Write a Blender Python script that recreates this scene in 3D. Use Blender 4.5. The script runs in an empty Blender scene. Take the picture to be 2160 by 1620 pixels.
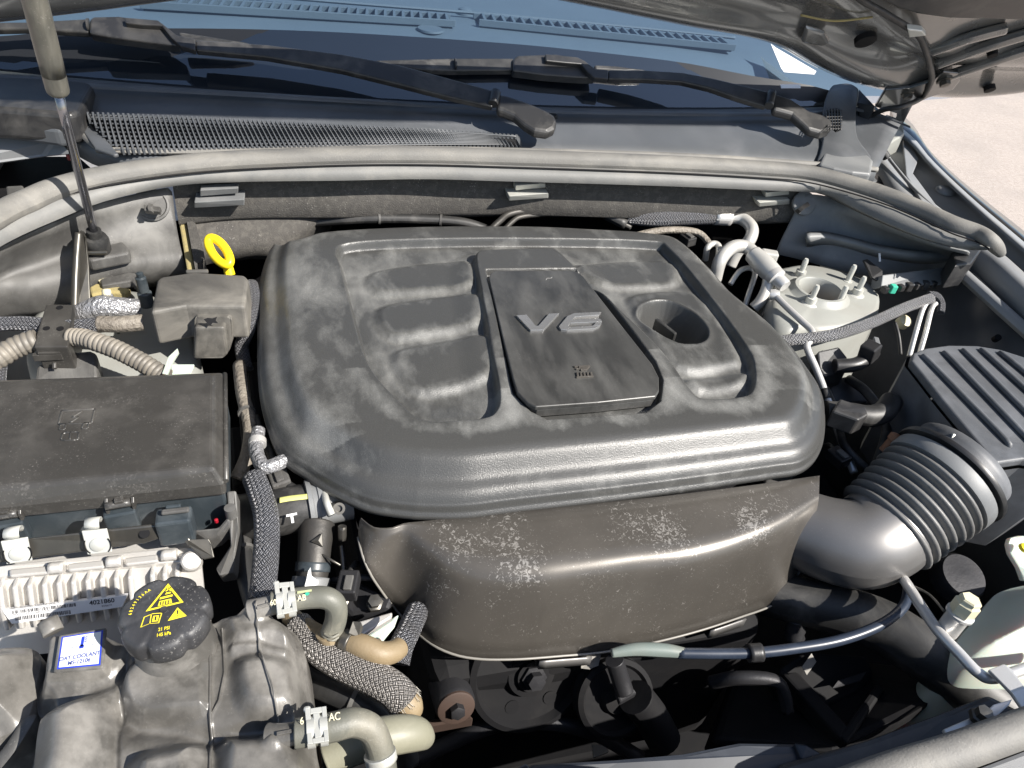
import bpy, bmesh, math, random
import numpy as np
from mathutils import Vector, Matrix
random.seed(7); rng = np.random.default_rng(7)
S = bpy.context.scene
COL = S.collection
V = Vector

# ------------------------------------------------------------------ camera
XA = V((5720, 378, 1500)).normalized()            # car's lateral axis in camera coordinates (right, up, forward)
YA = V((-480, 1310, 1500)); YA = (YA - XA * XA.dot(YA)).normalized()
ZA = -XA.cross(YA)
CAM = V((0, 0, 1.56)); FOC = 1500.0
right = V((XA.x, YA.x, ZA.x)); up = V((XA.y, YA.y, ZA.y)); fwd = V((XA.z, YA.z, ZA.z))
cd = bpy.data.cameras.new('camera'); cam = bpy.data.objects.new('camera', cd); COL.objects.link(cam)
cam.matrix_world = Matrix(((right.x, up.x, -fwd.x, CAM.x), (right.y, up.y, -fwd.y, CAM.y), (right.z, up.z, -fwd.z, CAM.z), (0, 0, 0, 1)))
cd.sensor_width = 36; cd.lens = 36 * FOC / 2160; cd.clip_start = 0.01; cd.clip_end = 500
S.camera = cam
# ------------------------------------------------------------------ light
SUN = V((0.56, -0.50, 0.68)).normalized()
w = bpy.data.worlds.new('World'); S.world = w; w.use_nodes = True
nt = w.node_tree; bg = nt.nodes['Background']
sky = nt.nodes.new('ShaderNodeTexSky'); sky.sky_type = 'NISHITA'; sky.sun_disc = False
sky.sun_elevation = math.asin(SUN.z); sky.sun_rotation = math.atan2(SUN.x, SUN.y)
nt.links.new(sky.outputs[0], bg.inputs[0]); bg.inputs[1].default_value = 0.085
ld = bpy.data.lights.new('sun', 'SUN'); ld.energy = 5.0; ld.angle = math.radians(0.55); ld.color = (1, .95, .88)
sun = bpy.data.objects.new('sun', ld); COL.objects.link(sun)
sun.rotation_euler = (-SUN).to_track_quat('-Z', 'Y').to_euler(); sun.location = (2, -2, 6)
S.view_settings.view_transform = 'Standard'; S.view_settings.look = 'None'
S.view_settings.gamma = 1; S.view_settings.exposure = 1.0; S.view_settings.use_curve_mapping = False
S.render.engine = 'CYCLES'

# ------------------------------------------------------------------ survey helpers: a sight line met with a known plane
def sight(px, py):
    return right * ((px - 1080) / FOC) + up * ((810 - py) / FOC) + fwd
def P(px, py, z):
    d = sight(px, py); return CAM + d * ((z - CAM.z) / d.z)
def PY(px, py, y):
    d = sight(px, py); return CAM + d * ((y - CAM.y) / d.y)
def PX(px, py, x):
    d = sight(px, py); return CAM + d * ((x - CAM.x) / d.x)
def PN(px, py, p0, n):
    d = sight(px, py); return CAM + d * ((p0 - CAM).dot(n) / d.dot(n))
def PL(pts, z): return [P(a, b, z) for a, b in pts]
def P3(pts): return [P(*p) for p in pts]
UP = V((0, 0, 1)); XD = V((1, 0, 0)); YD = V((0, 1, 0))

# ------------------------------------------------------------------ materials
def nn(t, kind, **kw):
    n = t.nodes.new(kind)
    for k, v in kw.items(): setattr(n, k, v)
    return n
def ramp(t, fac, stops):
    r = nn(t, 'ShaderNodeValToRGB'); e = r.color_ramp.elements
    while len(e) < len(stops): e.new(.5)
    for i, (p, c) in enumerate(stops):
        e[i].position = p; e[i].color = (c[0], c[1], c[2], 1) if isinstance(c, tuple) else (c, c, c, 1)
    t.links.new(fac, r.inputs[0]); return r.outputs[0]
def noise(t, co, scale, detail=4, rough=.6, stretch=None, dist=0):
    if stretch:
        m = nn(t, 'ShaderNodeMapping'); m.inputs['Scale'].default_value = stretch; t.links.new(co, m.inputs[0]); co = m.outputs[0]
    n = nn(t, 'ShaderNodeTexNoise'); n.inputs['Scale'].default_value = scale; n.inputs['Detail'].default_value = detail
    n.inputs['Roughness'].default_value = rough; n.inputs['Distortion'].default_value = dist
    t.links.new(co, n.inputs['Vector']); return n.outputs[0]
def mixc(t, fac, a, b, mode='MIX'):
    m = nn(t, 'ShaderNodeMix', data_type='RGBA', blend_type=mode)
    for i, x in ((0, fac), (6, a), (7, b)):
        if isinstance(x, (int, float)): m.inputs[i].default_value = x
        elif isinstance(x, tuple): m.inputs[i].default_value = (*x, 1)
        else: t.links.new(x, m.inputs[i])
    return m.outputs[2]
def math_(t, op, a, b=None):
    m = nn(t, 'ShaderNodeMath', operation=op)
    for i, x in enumerate((a, b)):
        if x is None: continue
        if isinstance(x, (int, float)): m.inputs[i].default_value = x
        else: t.links.new(x, m.inputs[i])
    return m.outputs[0]
MATS = {}
def mat(name, col, rough=.5, metal=0., dust=0., dcol=(.30, .28, .25), dscale=14., stretch=None, lo=.45, hi=.75,
        bump=None, spec=.5, coat=0., fine=0., scratch=0., vary=.12, dist=.5, scuff_attr=False):
    """paint or plastic with dust smears, fine specks, scuffs and grain"""
    m = bpy.data.materials.new(name); m.use_nodes = True; t = m.node_tree
    b = t.nodes['Principled BSDF']; tc = nn(t, 'ShaderNodeTexCoord'); co = tc.outputs['Object']
    big = noise(t, co, 6, 3)
    c = mixc(t, ramp(t, big, [(.3, 0.), (.7, 1.)]), tuple(x * (1 - vary) for x in col), tuple(min(1, x * (1 + vary)) for x in col))
    r = rough
    if dust:
        n1 = noise(t, co, dscale, 5, .62, stretch, dist); n2 = noise(t, co, dscale * .35, 2)
        f = math_(t, 'MULTIPLY', ramp(t, n1, [(lo, 0.), (hi, 1.)]), ramp(t, n2, [(.32, .25), (.62, 1.)]))
        f = math_(t, 'MULTIPLY', f, dust)
        c = mixc(t, f, c, dcol)
        r = math_(t, 'ADD', math_(t, 'MULTIPLY', f, (1 - rough) * .25), rough)
    if fine:
        n3 = noise(t, co, 420, 2, .7); n4 = noise(t, co, 30, 3)
        f3 = math_(t, 'MULTIPLY', ramp(t, n3, [(.62, 0.), (.68, 1.)]), ramp(t, n4, [(.45, 0.), (.7, 1.)]))
        c = mixc(t, math_(t, 'MULTIPLY', f3, fine), c, (.5, .48, .44))
    if scratch:
        n5 = noise(t, co, 150, 6, .75, None, 1.5); n6 = noise(t, co, 14, 3, .6)
        if scuff_attr:
            n5 = noise(t, co, 210, 5, .7, None, 1.2)
            aw = nn(t, 'ShaderNodeAttribute'); aw.attribute_name = 'wear'; n5 = math_(t, 'ADD', math_(t, 'ADD', n5, math_(t, 'MULTIPLY', aw.outputs['Fac'], .125)), math_(t, 'MULTIPLY', n6, .30))
        f5 = math_(t, 'MULTIPLY', ramp(t, n5, [(.80, 0.), (.84, 1.)] if scuff_attr else [(.53, 0.), (.57, 1.)]), 1. if scuff_attr else ramp(t, n6, [(.54, 0.), (.74, 1.)]))
        c = mixc(t, math_(t, 'MULTIPLY', f5, scratch), c, (.42, .40, .37))
    t.links.new(c, b.inputs['Base Color'])
    if isinstance(r, float): b.inputs['Roughness'].default_value = r
    else: t.links.new(r, b.inputs['Roughness'])
    b.inputs['Metallic'].default_value = metal; b.inputs['Specular IOR Level'].default_value = spec
    b.inputs['Coat Weight'].default_value = coat; b.inputs['Coat Roughness'].default_value = .06
    if bump:
        bn = nn(t, 'ShaderNodeBump'); bn.inputs['Strength'].default_value = bump[1]; bn.inputs['Distance'].default_value = bump[2] if len(bump) > 2 else .001
        t.links.new(noise(t, co, bump[0], 2, .6), bn.inputs['Height']); t.links.new(bn.outputs[0], b.inputs['Normal'])
    MATS[name] = m; return m
def braid_mat(name, dark, light, pitch, metal=.3, rough=.4):
    m = bpy.data.materials.new(name); m.use_nodes = True; t = m.node_tree; b = t.nodes['Principled BSDF']
    uv = nn(t, 'ShaderNodeTexCoord').outputs['UV']; sp = nn(t, 'ShaderNodeSeparateXYZ'); t.links.new(uv, sp.inputs[0])
    wob = noise(t, nn(t, 'ShaderNodeTexCoord').outputs['Object'], 60, 2); wob = math_(t, 'MULTIPLY', math_(t, 'SUBTRACT', wob, .5), pitch * .7)
    u, v = math_(t, 'ADD', sp.outputs[0], wob), sp.outputs[1]; k = 2 * math.pi / pitch
    ua = math_(t, 'MULTIPLY', math_(t, 'ADD', u, v), k); ub = math_(t, 'MULTIPLY', math_(t, 'SUBTRACT', u, v), k)
    a = math_(t, 'SINE', ua); c = math_(t, 'SINE', ub)
    mask = math_(t, 'GREATER_THAN', math_(t, 'MULTIPLY', a, c), 0.)
    sa = math_(t, 'ABSOLUTE', math_(t, 'SINE', math_(t, 'MULTIPLY', ua, 2.))); sb_ = math_(t, 'ABSOLUTE', math_(t, 'SINE', math_(t, 'MULTIPLY', ub, 2.)))
    st = math_(t, 'ADD', math_(t, 'MULTIPLY', sa, mask), math_(t, 'MULTIPLY', sb_, math_(t, 'SUBTRACT', 1., mask)))
    h = math_(t, 'MULTIPLY', st, math_(t, 'ADD', .35, math_(t, 'MULTIPLY', math_(t, 'ABSOLUTE', math_(t, 'MULTIPLY', a, c)), .65)))
    grime = noise(t, nn(t, 'ShaderNodeTexCoord').outputs['Object'], 30, 3)
    cc = mixc(t, ramp(t, h, [(.08, 0.), (.6, 1.)]), dark, light)
    cc = mixc(t, math_(t, 'MULTIPLY', ramp(t, grime, [(.4, 0.), (.7, 1.)]), .4), cc, (.12, .11, .1))
    t.links.new(cc, b.inputs['Base Color']); b.inputs['Metallic'].default_value = metal; b.inputs['Roughness'].default_value = rough
    bn = nn(t, 'ShaderNodeBump'); bn.inputs['Strength'].default_value = 1; bn.inputs['Distance'].default_value = pitch * .25
    t.links.new(h, bn.inputs['Height']); t.links.new(bn.outputs[0], b.inputs['Normal'])
    return m
D = (.30, .285, .26)
def dusty_cover(name, base, dust, amount):
    """moulded black plastic; the 'wear' attribute says where dust has settled, noise breaks it up"""
    m = bpy.data.materials.new(name); m.use_nodes = True; t = m.node_tree; b = t.nodes['Principled BSDF']
    co = nn(t, 'ShaderNodeTexCoord').outputs['Object']; wr = nn(t, 'ShaderNodeAttribute'); wr.attribute_name = 'wear'
    n1 = noise(t, co, 17, 6, .6, (1.3, .75, 1), .3); n2 = noise(t, co, 46, 4, .65, (1.5, .7, 1)); n3 = noise(t, co, 5, 2)
    k = math_(t, 'ADD', math_(t, 'ADD', math_(t, 'MULTIPLY', n1, 1.5), math_(t, 'MULTIPLY', n2, .5)), math_(t, 'MULTIPLY', n3, .5))
    f = math_(t, 'ADD', math_(t, 'MULTIPLY', wr.outputs['Fac'], .75), math_(t, 'SUBTRACT', k, 1.62))
    f = ramp(t, f, [(.0, .10), (.25, .36), (.8, 1.)]); f = math_(t, 'MULTIPLY', f, amount)
    grain = noise(t, co, 700, 2, .6)
    c = mixc(t, f, base, dust); c = mixc(t, math_(t, 'MULTIPLY', ramp(t, grain, [(.5, 0.), (.7, 1.)]), math_(t, 'MULTIPLY', f, .5)), c, (.36, .355, .33))
    t.links.new(c, b.inputs['Base Color'])
    t.links.new(math_(t, 'ADD', .33, math_(t, 'MULTIPLY', f, .2)), b.inputs['Roughness'])
    bn = nn(t, 'ShaderNodeBump'); bn.inputs['Strength'].default_value = .35; bn.inputs['Distance'].default_value = .001
    t.links.new(grain, bn.inputs['Height']); t.links.new(bn.outputs[0], b.inputs['Normal']); return m
COVER = dusty_cover('cover_plastic', (.034, .034, .033), (.26, .26, .247), .70)
PANEL = mat('panel_plastic', (.030, .030, .029), .34, dust=.36, dcol=(.26, .255, .24), dscale=13, stretch=(1.8, .6, 1), lo=.38, hi=.78, bump=(1500, .08), fine=.1, dist=.2)
SATIN = mat('satin_plastic', (.080, .073, .064), .30, metal=.3, dust=.28, dcol=(.22, .20, .175), dscale=9, stretch=(1, 1, .5), lo=.4, hi=.7, bump=(1200, .06), fine=.3, scratch=.5, scuff_attr=True)
DUCT = mat('duct_plastic', (.19, .185, .18), .40, metal=.6, dust=.2, dcol=(.3, .28, .26), dscale=10, bump=(1300, .08), fine=.2)
LID = mat('lid_plastic', (.038, .036, .033), .36, dust=.26, dcol=(.28, .265, .24), dscale=18, lo=.46, hi=.8, bump=(1100, .12), fine=.3, scratch=.12, dist=.1)
TANK = mat('tank_plastic', (.080, .076, .069), .29, dust=.62, dcol=(.32, .305, .28), dscale=24, lo=.40, hi=.66, bump=(700, .1), fine=.12, dist=0.)
BOXY = mat('dusty_box_plastic', (.06, .057, .052), .55, dust=.62, dcol=(.32, .30, .26), dscale=14, lo=.36, hi=.66, bump=(900, .12), fine=.1)
BLK = mat('black_plastic', (.020, .020, .021), .40, dust=.2, dcol=D, dscale=20, bump=(900, .1))
BLUEBLK = mat('slate_plastic', (.028, .036, .042), .38, dust=.3, dcol=(.22, .24, .25), dscale=22, bump=(900, .08))
AIRBOX = mat('airbox_plastic', (.075, .078, .083), .48, dust=.42, dcol=(.26, .27, .29), dscale=11, lo=.4, hi=.72, bump=(1000, .2), fine=.1)
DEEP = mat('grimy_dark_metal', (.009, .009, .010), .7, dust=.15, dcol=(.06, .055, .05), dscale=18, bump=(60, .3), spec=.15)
GRIME = mat('grimy_grey_metal', (.05, .048, .045), .5, metal=.5, dust=.4, dcol=(.14, .12, .10), dscale=25, bump=(200, .3))
SEAL = mat('seal_rubber', (.125, .122, .115), .65, dust=.7, dcol=(.28, .265, .235), dscale=18, stretch=(.5, 1, 1), lo=.38, hi=.66, bump=(400, .4), fine=.2)
SHIELD = mat('side_panel_plastic', (.065, .063, .060), .55, dust=.6, dcol=(.24, .235, .22), dscale=13, stretch=(1.4, 1, .6), lo=.40, hi=.70, bump=(700, .2), fine=.25)
SHIELDR = mat('side_panel_grey_plastic', (.15, .155, .158), .5, dust=.45, dcol=(.30, .30, .29), dscale=12, lo=.4, hi=.72, bump=(700, .15), fine=.15)
FELT = mat('insulation_felt', (.062, .058, .053), .95, dust=.3, dcol=(.16, .15, .13), dscale=90, lo=.45, hi=.6, bump=(420, 1.0), fine=.5)
COWL = mat('cowl_plastic', (.075, .08, .086), .42, dust=.3, dcol=(.24, .24, .25), dscale=10, bump=(900, .1))
PRIMER = mat('primer_grey_paint', (.27, .275, .255), .45, dust=.55, dcol=(.22, .205, .175), dscale=14, bump=(300, .08), fine=.1)
PRIMER2 = mat('body_primer', (.24, .245, .25), .4, dust=.5, dcol=(.2, .19, .17), dscale=10, bump=(300, .06))
PAINT = mat('grey_car_paint', (.055, .057, .058), .28, metal=.55, coat=.9, dust=.12, dcol=(.3, .28, .26), dscale=9)
HOODP = mat('hood_underside_paint', (.165, .165, .160), .26, metal=.4, coat=.8, dust=.3, dcol=(.27, .262, .245), dscale=14, fine=.4)
ALU = mat('aluminium', (.62, .61, .59), .36, metal=.5, dust=.4, dcol=(.5, .48, .44), dscale=40, bump=(400, .15))
ALUM = mat('cast_aluminium', (.58, .56, .53), .5, metal=.5, dust=.55, dcol=(.50, .47, .42), dscale=30, bump=(500, .25))
ZINC = mat('zinc_steel', (.52, .52, .48), .38, metal=.3, dust=.3, dcol=(.45, .44, .38), dscale=40, bump=(300, .08))
STEEL = mat('dark_steel', (.10, .095, .085), .35, metal=.7, dust=.4, dcol=(.26, .24, .2), dscale=25)
CHROME = mat('polished_rod', (.22, .22, .24), .14, metal=.9)
STRUTB = mat('strut_tube_paint', (.10, .098, .085), .35, metal=.3, dust=.5, dcol=(.32, .30, .25), dscale=40, stretch=(1, 1, .3), fine=.3)
RUBBER = mat('black_rubber', (.02, .02, .02), .5, dust=.25, dcol=D, dscale=25, bump=(500, .1))
CONVO = mat('loom_tube_plastic', (.12, .11, .095), .5, dust=.7, dcol=(.36, .32, .26), dscale=22, lo=.35, hi=.65)
HOSE = mat('grey_green_rubber', (.115, .115, .095), .5, dust=.6, dcol=(.30, .275, .215), dscale=30, lo=.4, hi=.7, bump=(600, .2), fine=.25)
TAN = mat('aged_tan_rubber', (.22, .165, .095), .55, dust=.55, dcol=(.32, .275, .195), dscale=28, bump=(400, .25))
OLIVE = mat('olive_rubber', (.20, .195, .145), .5, dust=.5, dcol=(.36, .34, .27), dscale=26, bump=(400, .15))
TAPE = mat('silver_tape', (.34, .34, .35), .28, metal=.5, dust=.4, dcol=(.2, .19, .17), dscale=40, bump=(160, 1.0, .006))
CLOTHTAPE = mat('cloth_tape', (.16, .14, .115), .6, dust=.6, dcol=(.34, .31, .26), dscale=40, bump=(160, .8, .004))
YEL = mat('yellow_plastic', (.86, .62, .015), .35, vary=.04)
YELP = mat('yellow_print', (.80, .66, .03), .6, vary=.04, dust=.2, dcol=(.1, .09, .05), dscale=60)
WHITE = mat('white_print', (.66, .66, .66), .45, vary=.02)
BLUE = mat('blue_print', (.02, .05, .50), .45, vary=.03)
INK = mat('black_ink', (.02, .02, .025), .6)
GLASSINK = mat('blue_ink', (.05, .08, .30), .6)
WASH = mat('translucent_white_plastic', (.50, .54, .46), .4, dust=.3, dcol=(.5, .48, .38), dscale=14); MATS['translucent_white_plastic'].node_tree.nodes['Principled BSDF'].inputs['Subsurface Weight'].default_value = .2
CREAM = mat('cream_cap_plastic', (.60, .55, .38), .45, dust=.3, dcol=(.4, .34, .22), dscale=60)
RUST = mat('rusty_steel', (.20, .09, .045), .7, dust=.6, dcol=(.30, .17, .10), dscale=60, bump=(300, .5))
FOAM = mat('yellow_foam', (.34, .28, .12), .9, dust=.6, dcol=(.22, .2, .15), dscale=60, bump=(200, 1))
RED = mat('red_body', (.30, .01, .02), .3, coat=.5)
GREEN = mat('green_print', (.05, .45, .30), .6)
FRIT = mat('black_frit', (.006, .007, .009), .5)
DASH = mat('dash_vinyl', (.11, .145, .165), .6, bump=(1200, .3), vary=.05)
DASHD = mat('dash_slot', (.02, .03, .035), .7)
BR_S = braid_mat('silver_braid', (.05, .05, .052), (.42, .42, .43), .0130)
BR_D = braid_mat('dark_braid', (.02, .021, .025), (.24, .245, .265), .0115)
BR_C = braid_mat('coarse_braid', (.04, .036, .032), (.36, .34, .32), .0100, .2)
def glass_mat():
    m = bpy.data.materials.new('windshield_glass'); m.use_nodes = True; t = m.node_tree; t.nodes.remove(t.nodes['Principled BSDF'])
    tr = nn(t, 'ShaderNodeBsdfTransparent'); tr.inputs[0].default_value = (.76, .84, .92, 1)
    gl = nn(t, 'ShaderNodeBsdfGlossy'); gl.inputs['Roughness'].default_value = .02
    lw = nn(t, 'ShaderNodeLayerWeight'); lw.inputs[0].default_value = .5
    fr = math_(t, 'ADD', .19, math_(t, 'MULTIPLY', math_(t, 'POWER', lw.outputs['Facing'], 5.), .81))
    mx = nn(t, 'ShaderNodeMixShader'); t.links.new(fr, mx.inputs[0]); t.links.new(tr.outputs[0], mx.inputs[1]); t.links.new(gl.outputs[0], mx.inputs[2])
    t.links.new(mx.outputs[0], t.nodes['Material Output'].inputs[0]); return m
GLASS = glass_mat()
def ground_mat():
    m = bpy.data.materials.new('sunlit_concrete'); m.use_nodes = True; t = m.node_tree; b = t.nodes['Principled BSDF']
    co = nn(t, 'ShaderNodeTexCoord').outputs['Object']
    c = mixc(t, ramp(t, noise(t, co, 40, 6, .75), [(.3, 0.), (.7, 1.)]), (.30, .255, .22), (.46, .40, .355))
    c = mixc(t, math_(t, 'MULTIPLY', ramp(t, noise(t, co, 2.5, 4), [(.45, 0.), (.75, 1.)]), .5), c, (.27, .24, .215))
    t.links.new(c, b.inputs['Base Color']); b.inputs['Roughness'].default_value = .9
    bn = nn(t, 'ShaderNodeBump'); bn.inputs['Strength'].default_value = .5; bn.inputs['Distance'].default_value = .01
    t.links.new(noise(t, co, 120, 4, .7), bn.inputs['Height']); t.links.new(bn.outputs[0], b.inputs['Normal']); return m
GROUND = ground_mat()

# ------------------------------------------------------------------ object helpers
def link(name, me, m, parent=None):
    o = bpy.data.objects.new(name, me); COL.objects.link(o)
    if m: me.materials.append(m)
    if parent is not None:
        o.parent = parent; o.matrix_parent_inverse = Matrix.Translation(parent.location).inverted() if parent.type == 'EMPTY' else Matrix.Identity(4)
    return o
def thing(name, label, cat, loc, group=None):
    o = bpy.data.objects.new(name, None); COL.objects.link(o); o.empty_display_size = .05; o.location = loc
    return tag(o, label, cat, group)
def tag(o, label, cat, group=None):
    o['label'] = label; o['category'] = cat
    if group: o['group'] = group
    return o
def mesh(name, vs, fs, m, parent=None, smooth=True, bev=0, thick=0, sub=0, seg=2, angle=None):
    me = bpy.data.meshes.new(name); me.from_pydata([tuple(v) for v in vs], [], fs); me.update()
    bm = bmesh.new(); bm.from_mesh(me); bmesh.ops.recalc_face_normals(bm, faces=bm.faces); bm.to_mesh(me); bm.free()
    if smooth: me.polygons.foreach_set('use_smooth', [True] * len(me.polygons))
    if angle: me.set_sharp_from_angle(angle=math.radians(angle))
    o = link(name, me, m, parent)
    if sub: s = o.modifiers.new('s', 'SUBSURF'); s.levels = s.render_levels = sub
    if thick: s = o.modifiers.new('t', 'SOLIDIFY'); s.thickness = thick; s.offset = -1
    if bev:
        b = o.modifiers.new('b', 'BEVEL'); b.width = bev; b.segments = seg; b.limit_method = 'ANGLE'; b.angle_limit = math.radians(35)
    return o
def prism(name, poly, off, m, parent=None, bev=.002, smooth=False, seg=2):
    n = len(poly); off = V(off)
    vs = list(poly) + [p + off for p in poly]
    fs = [tuple(range(n)), tuple(range(2 * n - 1, n - 1, -1))] + [(i, (i + 1) % n, n + (i + 1) % n, n + i) for i in range(n)]
    return mesh(name, vs, fs, m, parent, smooth, bev, seg=seg)
def slab(name, pts, z, thick, m, parent=None, bev=.002, seg=2):
    return prism(name, PL(pts, z), (0, 0, -thick), m, parent, bev, seg=seg)
def box(name, c, size, m, parent=None, xd=XD, yd=YD, bev=.002, seg=2):
    xd = V(xd).normalized(); zd = xd.cross(V(yd)).normalized(); yd = zd.cross(xd)
    a, b, h = size[0] / 2, size[1] / 2, size[2] / 2
    poly = [c + xd * sx * a + yd * sy * b + zd * h for sx, sy in ((-1, -1), (1, -1), (1, 1), (-1, 1))]
    return prism(name, poly, zd * -size[2], m, parent, bev, seg=seg)
def spline(pts, n=8, closed=False):
    out = []; k = len(pts)
    for i in range(k if closed else k - 1):
        g = lambda j: pts[j % k] if closed else pts[min(max(j, 0), k - 1)]
        p0, p1, p2, p3 = g(i - 1), g(i), g(i + 1), g(i + 2)
        for s in range(n):
            t = s / n
            out.append(.5 * ((2 * p1) + (p2 - p0) * t + (2 * p0 - 5 * p1 + 4 * p2 - p3) * t * t + (3 * p1 - p0 - 3 * p2 + p3) * t ** 3))
    if not closed: out.append(pts[-1])
    return out
def tube(name, path, r, m, parent=None, seg=14, n=8, corr=None, cap=True, flat=None):
    if not isinstance(r, (list, tuple)): r = [r] * len(path)
    aug = [V((p.x, p.y, p.z, q)) for p, q in zip(path, r)]
    sp = spline(aug, n) if len(aug) > 2 and n > 1 else aug
    pts = [V(p[:3]) for p in sp]; rs = [p[3] for p in sp]
    if corr or len(path) == 2:
        L = [0]
        for a, b in zip(pts, pts[1:]): L.append(L[-1] + (b - a).length)
        step = corr[0] / 8 if corr else L[-1] / 4
        k = max(3, int(L[-1] / step)); q = np.linspace(0, L[-1], k + 1)
        xs = [np.interp(q, L, [p[i] for p in pts]) for i in range(3)]; rr = np.interp(q, L, rs)
        pts = [V((xs[0][i], xs[1][i], xs[2][i])) for i in range(k + 1)]
        rs = [rr[i] + (corr[1] * (abs(math.sin(math.pi * q[i] / corr[0])) ** .7 - .5) * 2 if corr else 0) for i in range(k + 1)]
    t0 = (pts[1] - pts[0]).normalized(); nv = t0.cross(UP if abs(t0.z) < .9 else XD).normalized()
    vs, us = [], []; ln = 0
    for i, p in enumerate(pts):
        t = (pts[min(i + 1, len(pts) - 1)] - pts[max(i - 1, 0)]).normalized()
        nv = (nv - t * nv.dot(t)).normalized(); bn = t.cross(nv)
        if i: ln += (p - pts[i - 1]).length
        for j in range(seg + 1):
            a = 2 * math.pi * j / seg
            vs.append(p + (nv * math.cos(a) + bn * math.sin(a) * (flat or 1)) * rs[i]); us.append((ln, a * rs[0]))
    fs = []; w_ = seg + 1
    for i in range(len(pts) - 1):
        for j in range(seg): fs.append((i * w_ + j, i * w_ + j + 1, (i + 1) * w_ + j + 1, (i + 1) * w_ + j))
    if cap:
        fs.append(tuple(range(seg))[::-1]); k = (len(pts) - 1) * w_; fs.append(tuple(k + j for j in range(seg)))
    me = bpy.data.meshes.new(name); me.from_pydata([tuple(v) for v in vs], [], fs); me.update()
    uv = me.uv_layers.new(name='UVMap'); ix = np.zeros(len(me.loops), dtype=np.int32); me.loops.foreach_get('vertex_index', ix)
    uv.data.foreach_set('uv', np.array(us)[ix].ravel())
    me.polygons.foreach_set('use_smooth', [len(p.vertices) == 4 for p in me.polygons])
    return link(name, me, m, parent)
def lathe(name, base, axis, prof, m, parent=None, seg=28, angle=40, radial=None, lids=True):
    z = V(axis).normalized(); x = z.cross(YD if abs(z.y) < .9 else XD).normalized(); y = z.cross(x)
    vs, fs = [], []; k = len(prof)
    for r, h in prof:
        for j in range(seg):
            a = 2 * math.pi * j / seg; q = r * (radial(a) if radial else 1)
            vs.append(base + z * h + (x * math.cos(a) + y * math.sin(a)) * q)
    for i in range(k - 1):
        for j in range(seg): fs.append((i * seg + j, i * seg + (j + 1) % seg, (i + 1) * seg + (j + 1) % seg, (i + 1) * seg + j))
    if lids: fs.append(tuple(range(seg))); fs.append(tuple((k - 1) * seg + j for j in range(seg)))
    return mesh(name, vs, fs, m, parent, True, angle=angle)
def loft(name, rows, m, parent=None, thick=0, sub=0, smooth=True, angle=None, bev=0):
    n = len(rows[0]); vs = [p for r in rows for p in r]
    fs = [(i * n + j, i * n + j + 1, (i + 1) * n + j + 1, (i + 1) * n + j) for i in range(len(rows) - 1) for j in range(n - 1)]
    return mesh(name, vs, fs, m, parent, smooth, bev, thick, sub, angle=angle)
def resample(pts, n):
    L = [0]
    for a, b in zip(pts, pts[1:]): L.append(L[-1] + (b - a).length)
    q = np.linspace(0, L[-1], n); c = [np.interp(q, L, [p[i] for p in pts]) for i in range(3)]
    return [V((c[0][i], c[1][i], c[2][i])) for i in range(n)]
def line(pts, n): return resample(spline(pts, 8), n)
def lerp(a, b, t): return a + (b - a) * t
def text(name, s, o, xd, yd, h, m, parent=None, depth=.0003, stretch=1, align='LEFT', bold=0):
    cu = bpy.data.curves.new(name, 'FONT'); cu.body = s; cu.size = 1; cu.extrude = 0; cu.align_x = align; cu.offset = bold
    tmp = bpy.data.objects.new('tmp', cu); COL.objects.link(tmp)
    me = bpy.data.meshes.new_from_object(tmp.evaluated_get(bpy.context.evaluated_depsgraph_get())); bpy.data.objects.remove(tmp)
    xd = V(xd).normalized(); zd = xd.cross(V(yd)).normalized(); yd = zd.cross(xd)
    for v in me.vertices: q = v.co; v.co = o + xd * q.x * h * stretch * 1.4 + yd * q.y * h * 1.4 + zd * depth
    me.name = name; return link(name, me, m, parent)
def flat(name, o, xd, yd, poly, m, parent=None, depth=.0004, thick=0):
    """flat print: 2-d polygons on a surface"""
    xd = V(xd).normalized(); zd = xd.cross(V(yd)).normalized(); yd = zd.cross(xd)
    vs, fs = [], []
    for pl in poly:
        k = len(vs); vs += [o + xd * a + yd * b + zd * depth for a, b in pl]; fs.append(tuple(range(k, k + len(pl))))
    if thick:
        ob = mesh(name, vs, fs, m, parent, False); s = ob.modifiers.new('t', 'SOLIDIFY'); s.thickness = thick; s.offset = 0; return ob
    return mesh(name, vs, fs, m, parent, False)
# signed distance (positive inside) from plan points to a polygon
def sdf(X, Y, poly):
    n = len(poly); d = np.full(X.shape, 1e9); ins = np.zeros(X.shape, bool)
    for i in range(n):
        ax, ay = poly[i][0], poly[i][1]; bx, by = poly[(i + 1) % n][0], poly[(i + 1) % n][1]
        ex, ey = bx - ax, by - ay; t = np.clip(((X - ax) * ex + (Y - ay) * ey) / (ex * ex + ey * ey + 1e-12), 0, 1)
        d = np.minimum(d, np.hypot(X - ax - t * ex, Y - ay - t * ey))
        c = ((ay > Y) != (by > Y)) & (X < (bx - ax) * (Y - ay) / (by - ay + 1e-12) + ax); ins ^= c
    return np.where(ins, d, -d)
def dline(X, Y, pts):
    d = np.full(X.shape, 1e9)
    for a, b in zip(pts, pts[1:]):
        ex, ey = b[0] - a[0], b[1] - a[1]; t = np.clip(((X - a[0]) * ex + (Y - a[1]) * ey) / (ex * ex + ey * ey + 1e-12), 0, 1)
        d = np.minimum(d, np.hypot(X - a[0] - t * ex, Y - a[1] - t * ey))
    return d
def sm(x, a, b):
    t = np.clip((x - a) / (b - a), 0, 1); return t * t * (3 - 2 * t)
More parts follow.
